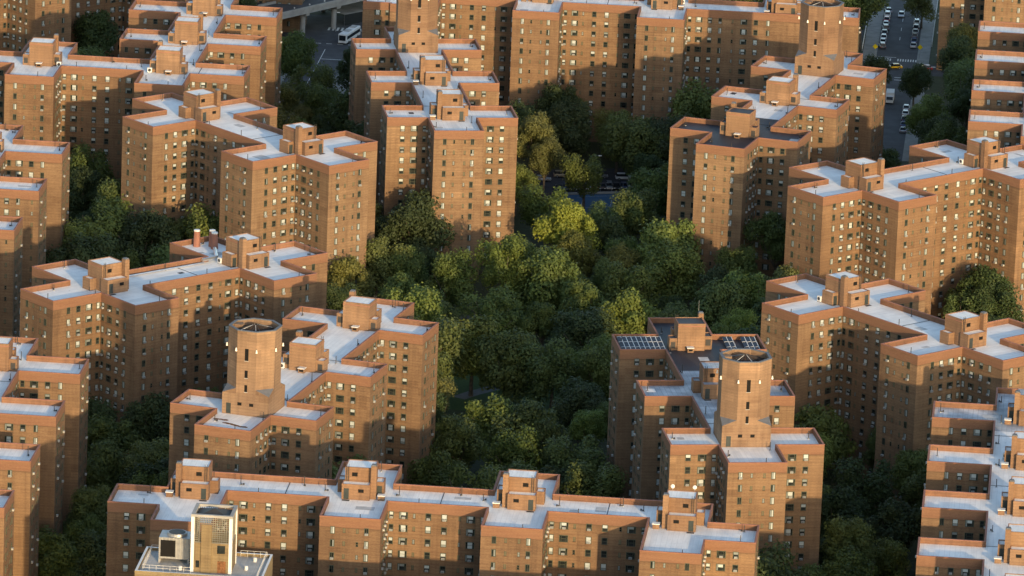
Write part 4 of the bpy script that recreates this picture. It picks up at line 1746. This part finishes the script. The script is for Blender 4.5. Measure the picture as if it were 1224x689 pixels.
# white framed entrance under the trees at the foot of the upper middle block
p = at(527, 349)
k = thing('kiosk', (p.x, p.y, 0), R(8), 'small pale kiosk under the trees left of the grove', 'kiosk')
m = MB()
m.box(-3.2, 3.2, -1.6, 1.6, 0, 2.9, 'bulkhead_brick', bottom=False)
m.build('wall', k)
m = MB()
m.box(-3.5, 3.5, -1.9, 1.9, 2.903, 3.2, 'white_paint')
m.build('roof', k)
for x in (-1.2, 1.2):
    m = MB()
    m.box(x - .9, x + .9, -1.66, -1.603, .8, 2.5, 'white_paint')
    m.box(x - .75, x + .75, -1.68, -1.661, .95, 2.35, 'car_glass')
    m.build('window', k)

# ------------------------------------------------------------------ the tan building in the foreground
ZT = 40.0
g0 = at(161.5, 683, ZT)           # near left corner of its roof, in the photo's lower left
tb = thing('office_building', (g0.x, g0.y, 0), TH_A, 'tan brick building in the foreground with white cornered tower and cooling tower', 'building')
W_, D_ = 24.6, 15.0
m = MB()
m.prism([(0, -.5), (W_, -.5), (W_, D_), (0, D_)], 0, ZT - .35, 'tan_brick', top='grey_roof')
m.build('wall', tb)
for y0, y1, x0, x1 in ((-.5, D_, 0, .45), (-.5, D_, W_ - .45, W_), (D_ - .45, D_, .45, W_ - .45), (-.5, -.05, .45, W_ - .45)):
    m = MB()
    m.box(x0, x1, y0, y1, ZT - .34, ZT + .3, 'tan_brick', top='white_paint')
    m.build('parapet', tb)


def railing(x0, y0, x1, y1):
    m = MB()
    n = max(2, int(math.hypot(x1 - x0, y1 - y0) / 1.2))
    for i in range(n + 1):
        f = i / n
        m.tube((x0 + (x1 - x0) * f, y0 + (y1 - y0) * f, ZT - .3), (x0 + (x1 - x0) * f, y0 + (y1 - y0) * f, ZT + 1.0), .03, .03, 'white_paint', 5)
    for z in (.45, 1.0):
        m.tube((x0, y0, ZT + z), (x1, y1, ZT + z), .03, .03, 'white_paint', 5)
    m.build('railing', tb)


railing(1.2, 1.3, 10.5, 1.3)
railing(1.2, 1.3, 1.2, D_ - 1)
railing(1.2, D_ - 1, 11, D_ - 1)
railing(18.5, D_ - 1, W_ - 1, D_ - 1)
railing(W_ - 1.2, 0, W_ - 1.2, D_ - 1)
# stair tower
tx0, tx1, ty0, ty1, th_ = 10.3, 18.0, 3.0, 10.2, 11.2
tw = MB()
for a in ((tx0 + .55, tx1 - .55, ty0, ty0 + .4), (tx0 + .55, tx1 - .55, ty1 - .4, ty1), (tx0, tx0 + .4, ty0 + .55, ty1 - .55), (tx1 - .4, tx1, ty0 + .55, ty1 - .55)):
    tw.box(*a, ZT - .35, ZT + 5.6, 'tan_brick', top='concrete')
tw.box(tx0 + 1.9, tx0 + 3.9, ty0 - .35, ty0 - .003, ZT - .35, ZT + 9.4, 'tan_brick', top='concrete')
t_o = tw.build('stair_tower', tb)
for x0, y0 in ((tx0 - .12, ty0 - .12), (tx1 - .5, ty0 - .12), (tx0 - .12, ty1 - .5), (tx1 - .5, ty1 - .5)):
    m = MB()
    m.box(x0, x0 + .62, y0, y0 + .62, ZT - .34, ZT + th_ - .5, 'white_paint')
    m.build('corner_pier', t_o)
m = MB()
for a in ((tx0 - .15, tx1 + .15, ty0 - .15, ty0 + .5), (tx0 - .15, tx1 + .15, ty1 - .5, ty1 + .15), (tx0 - .15, tx0 + .5, ty0 + .5, ty1 - .5), (tx1 - .5, tx1 + .15, ty0 + .5, ty1 - .5)):
    m.box(*a, ZT + th_ - .5, ZT + th_, 'concrete')
m.build('rim', t_o)
# open block screens round the top of the tower
def screen(x0, y0, dx, dy, n):
    m = MB()
    L = math.hypot(dx, dy)
    T = Matrix.Translation((x0, y0, ZT + 5.65)) @ Matrix.Rotation(math.atan2(dy, dx), 4, 'Z')
    k = int(L / .42)
    for i in range(k + 1):
        x = i * L / k
        m.box(x - .05, x + .05, -.07, .07, 0, 5.0, 'tan_screen', T=T)
    for i in range(12):
        m.box(0, L, -.06, .06, i * .42, i * .42 + .1, 'tan_screen', T=T)
    m.build('block_screen', t_o)


screen(tx0 + .6, ty0 + .2, tx1 - tx0 - 1.2, 0, 0)
screen(tx0 + .6, ty1 - .2, tx1 - tx0 - 1.2, 0, 0)
screen(tx0 + .2, ty0 + .6, 0, ty1 - ty0 - 1.2, 0)
screen(tx1 - .2, ty0 + .6, 0, ty1 - ty0 - 1.2, 0)
m = MB()
cx_, cy_ = (tx0 + tx1) / 2, (ty0 + ty1) / 2
q = [(tx0 + .6, ty0 + .6), (tx1 - .6, ty0 + .6), (tx1 - .6, ty1 - .6), (tx0 + .6, ty1 - .6)]
for i in range(4):
    a, c = q[i], q[(i + 1) % 4]
    m.face([(a[0], a[1], ZT + th_ - .75), (c[0], c[1], ZT + th_ - .75), (cx_, cy_, ZT + th_ + .35)], 'dark_metal')
m.build('tower_roof', t_o)
for x0, x1, z0, z1, mt in ((5.0, 6.5, 3.6, 5.2, 'glass'), (5.1, 6.7, -.3, 2.1, 'rust'), (0.9, 1.6, .6, 2.0, 'glass')):
    m = MB()
    m.box(tx0 + x0, tx0 + x1, ty0 - .05, ty0 - .004, ZT + z0, ZT + z1, mt)
    m.build('door' if mt == 'rust' else 'window', t_o)
# cooling tower
ct_ = MB()
ct_.box(3.4, 9.4, 7.6, 12.4, ZT + .5, ZT + 4.7, 'grey_metal')
for i in range(8):
    ct_.box(4.0 + i * .7, 4.1 + i * .7, 7.52, 7.6, ZT + .5, ZT + 4.7, 'ac_metal')
cto = ct_.build('cooling_tower', tb)
m = MB()
m.box(3.32, 3.398, 8.1, 11.9, ZT + .9, ZT + 4.3, 'black_opening')
m.build('intake', cto)
m = MB()
m.box(3.75, 6.6, 7.5, 7.598, ZT + .9, ZT + 4.2, 'black_opening')
m.build('intake', cto)
m = MB()
m.tube((6.6, 10, ZT + 4.7), (6.6, 10, ZT + 5.2), 2.0, 1.9, 'grey_metal', 20)
m.tube((6.6, 10, ZT + 5.2), (6.6, 10, ZT + 5.26), 1.6, 1.6, 'dark_metal', 20)
m.build('fan_ring', cto)
for x in (3.6, 9.2):
    m = MB()
    m.box(x - .2, x + .2, 7.4, 12.6, ZT - .34, ZT + .49, 'concrete')
    m.build('plinth', cto)
m = MB()
m.tube((9.4, 8.6, ZT + 1.2), (10.3, 8.2, ZT + 1.2), .3, .3, 'dark_metal', 8)
m.tube((9.6, 7.2, ZT + .2), (9.6, 9.0, ZT + 1.4), .25, .25, 'dark_metal', 8)
m.build('pipe', tb)
for x, y in ((8.2, 3.4), (20.6, 6), (21.6, 11.5)):
    m = MB()
    m.tube((x, y, ZT - .3), (x, y, ZT + .5), .35, .35, 'white_paint', 10)
    m.build('roof_vent', tb)
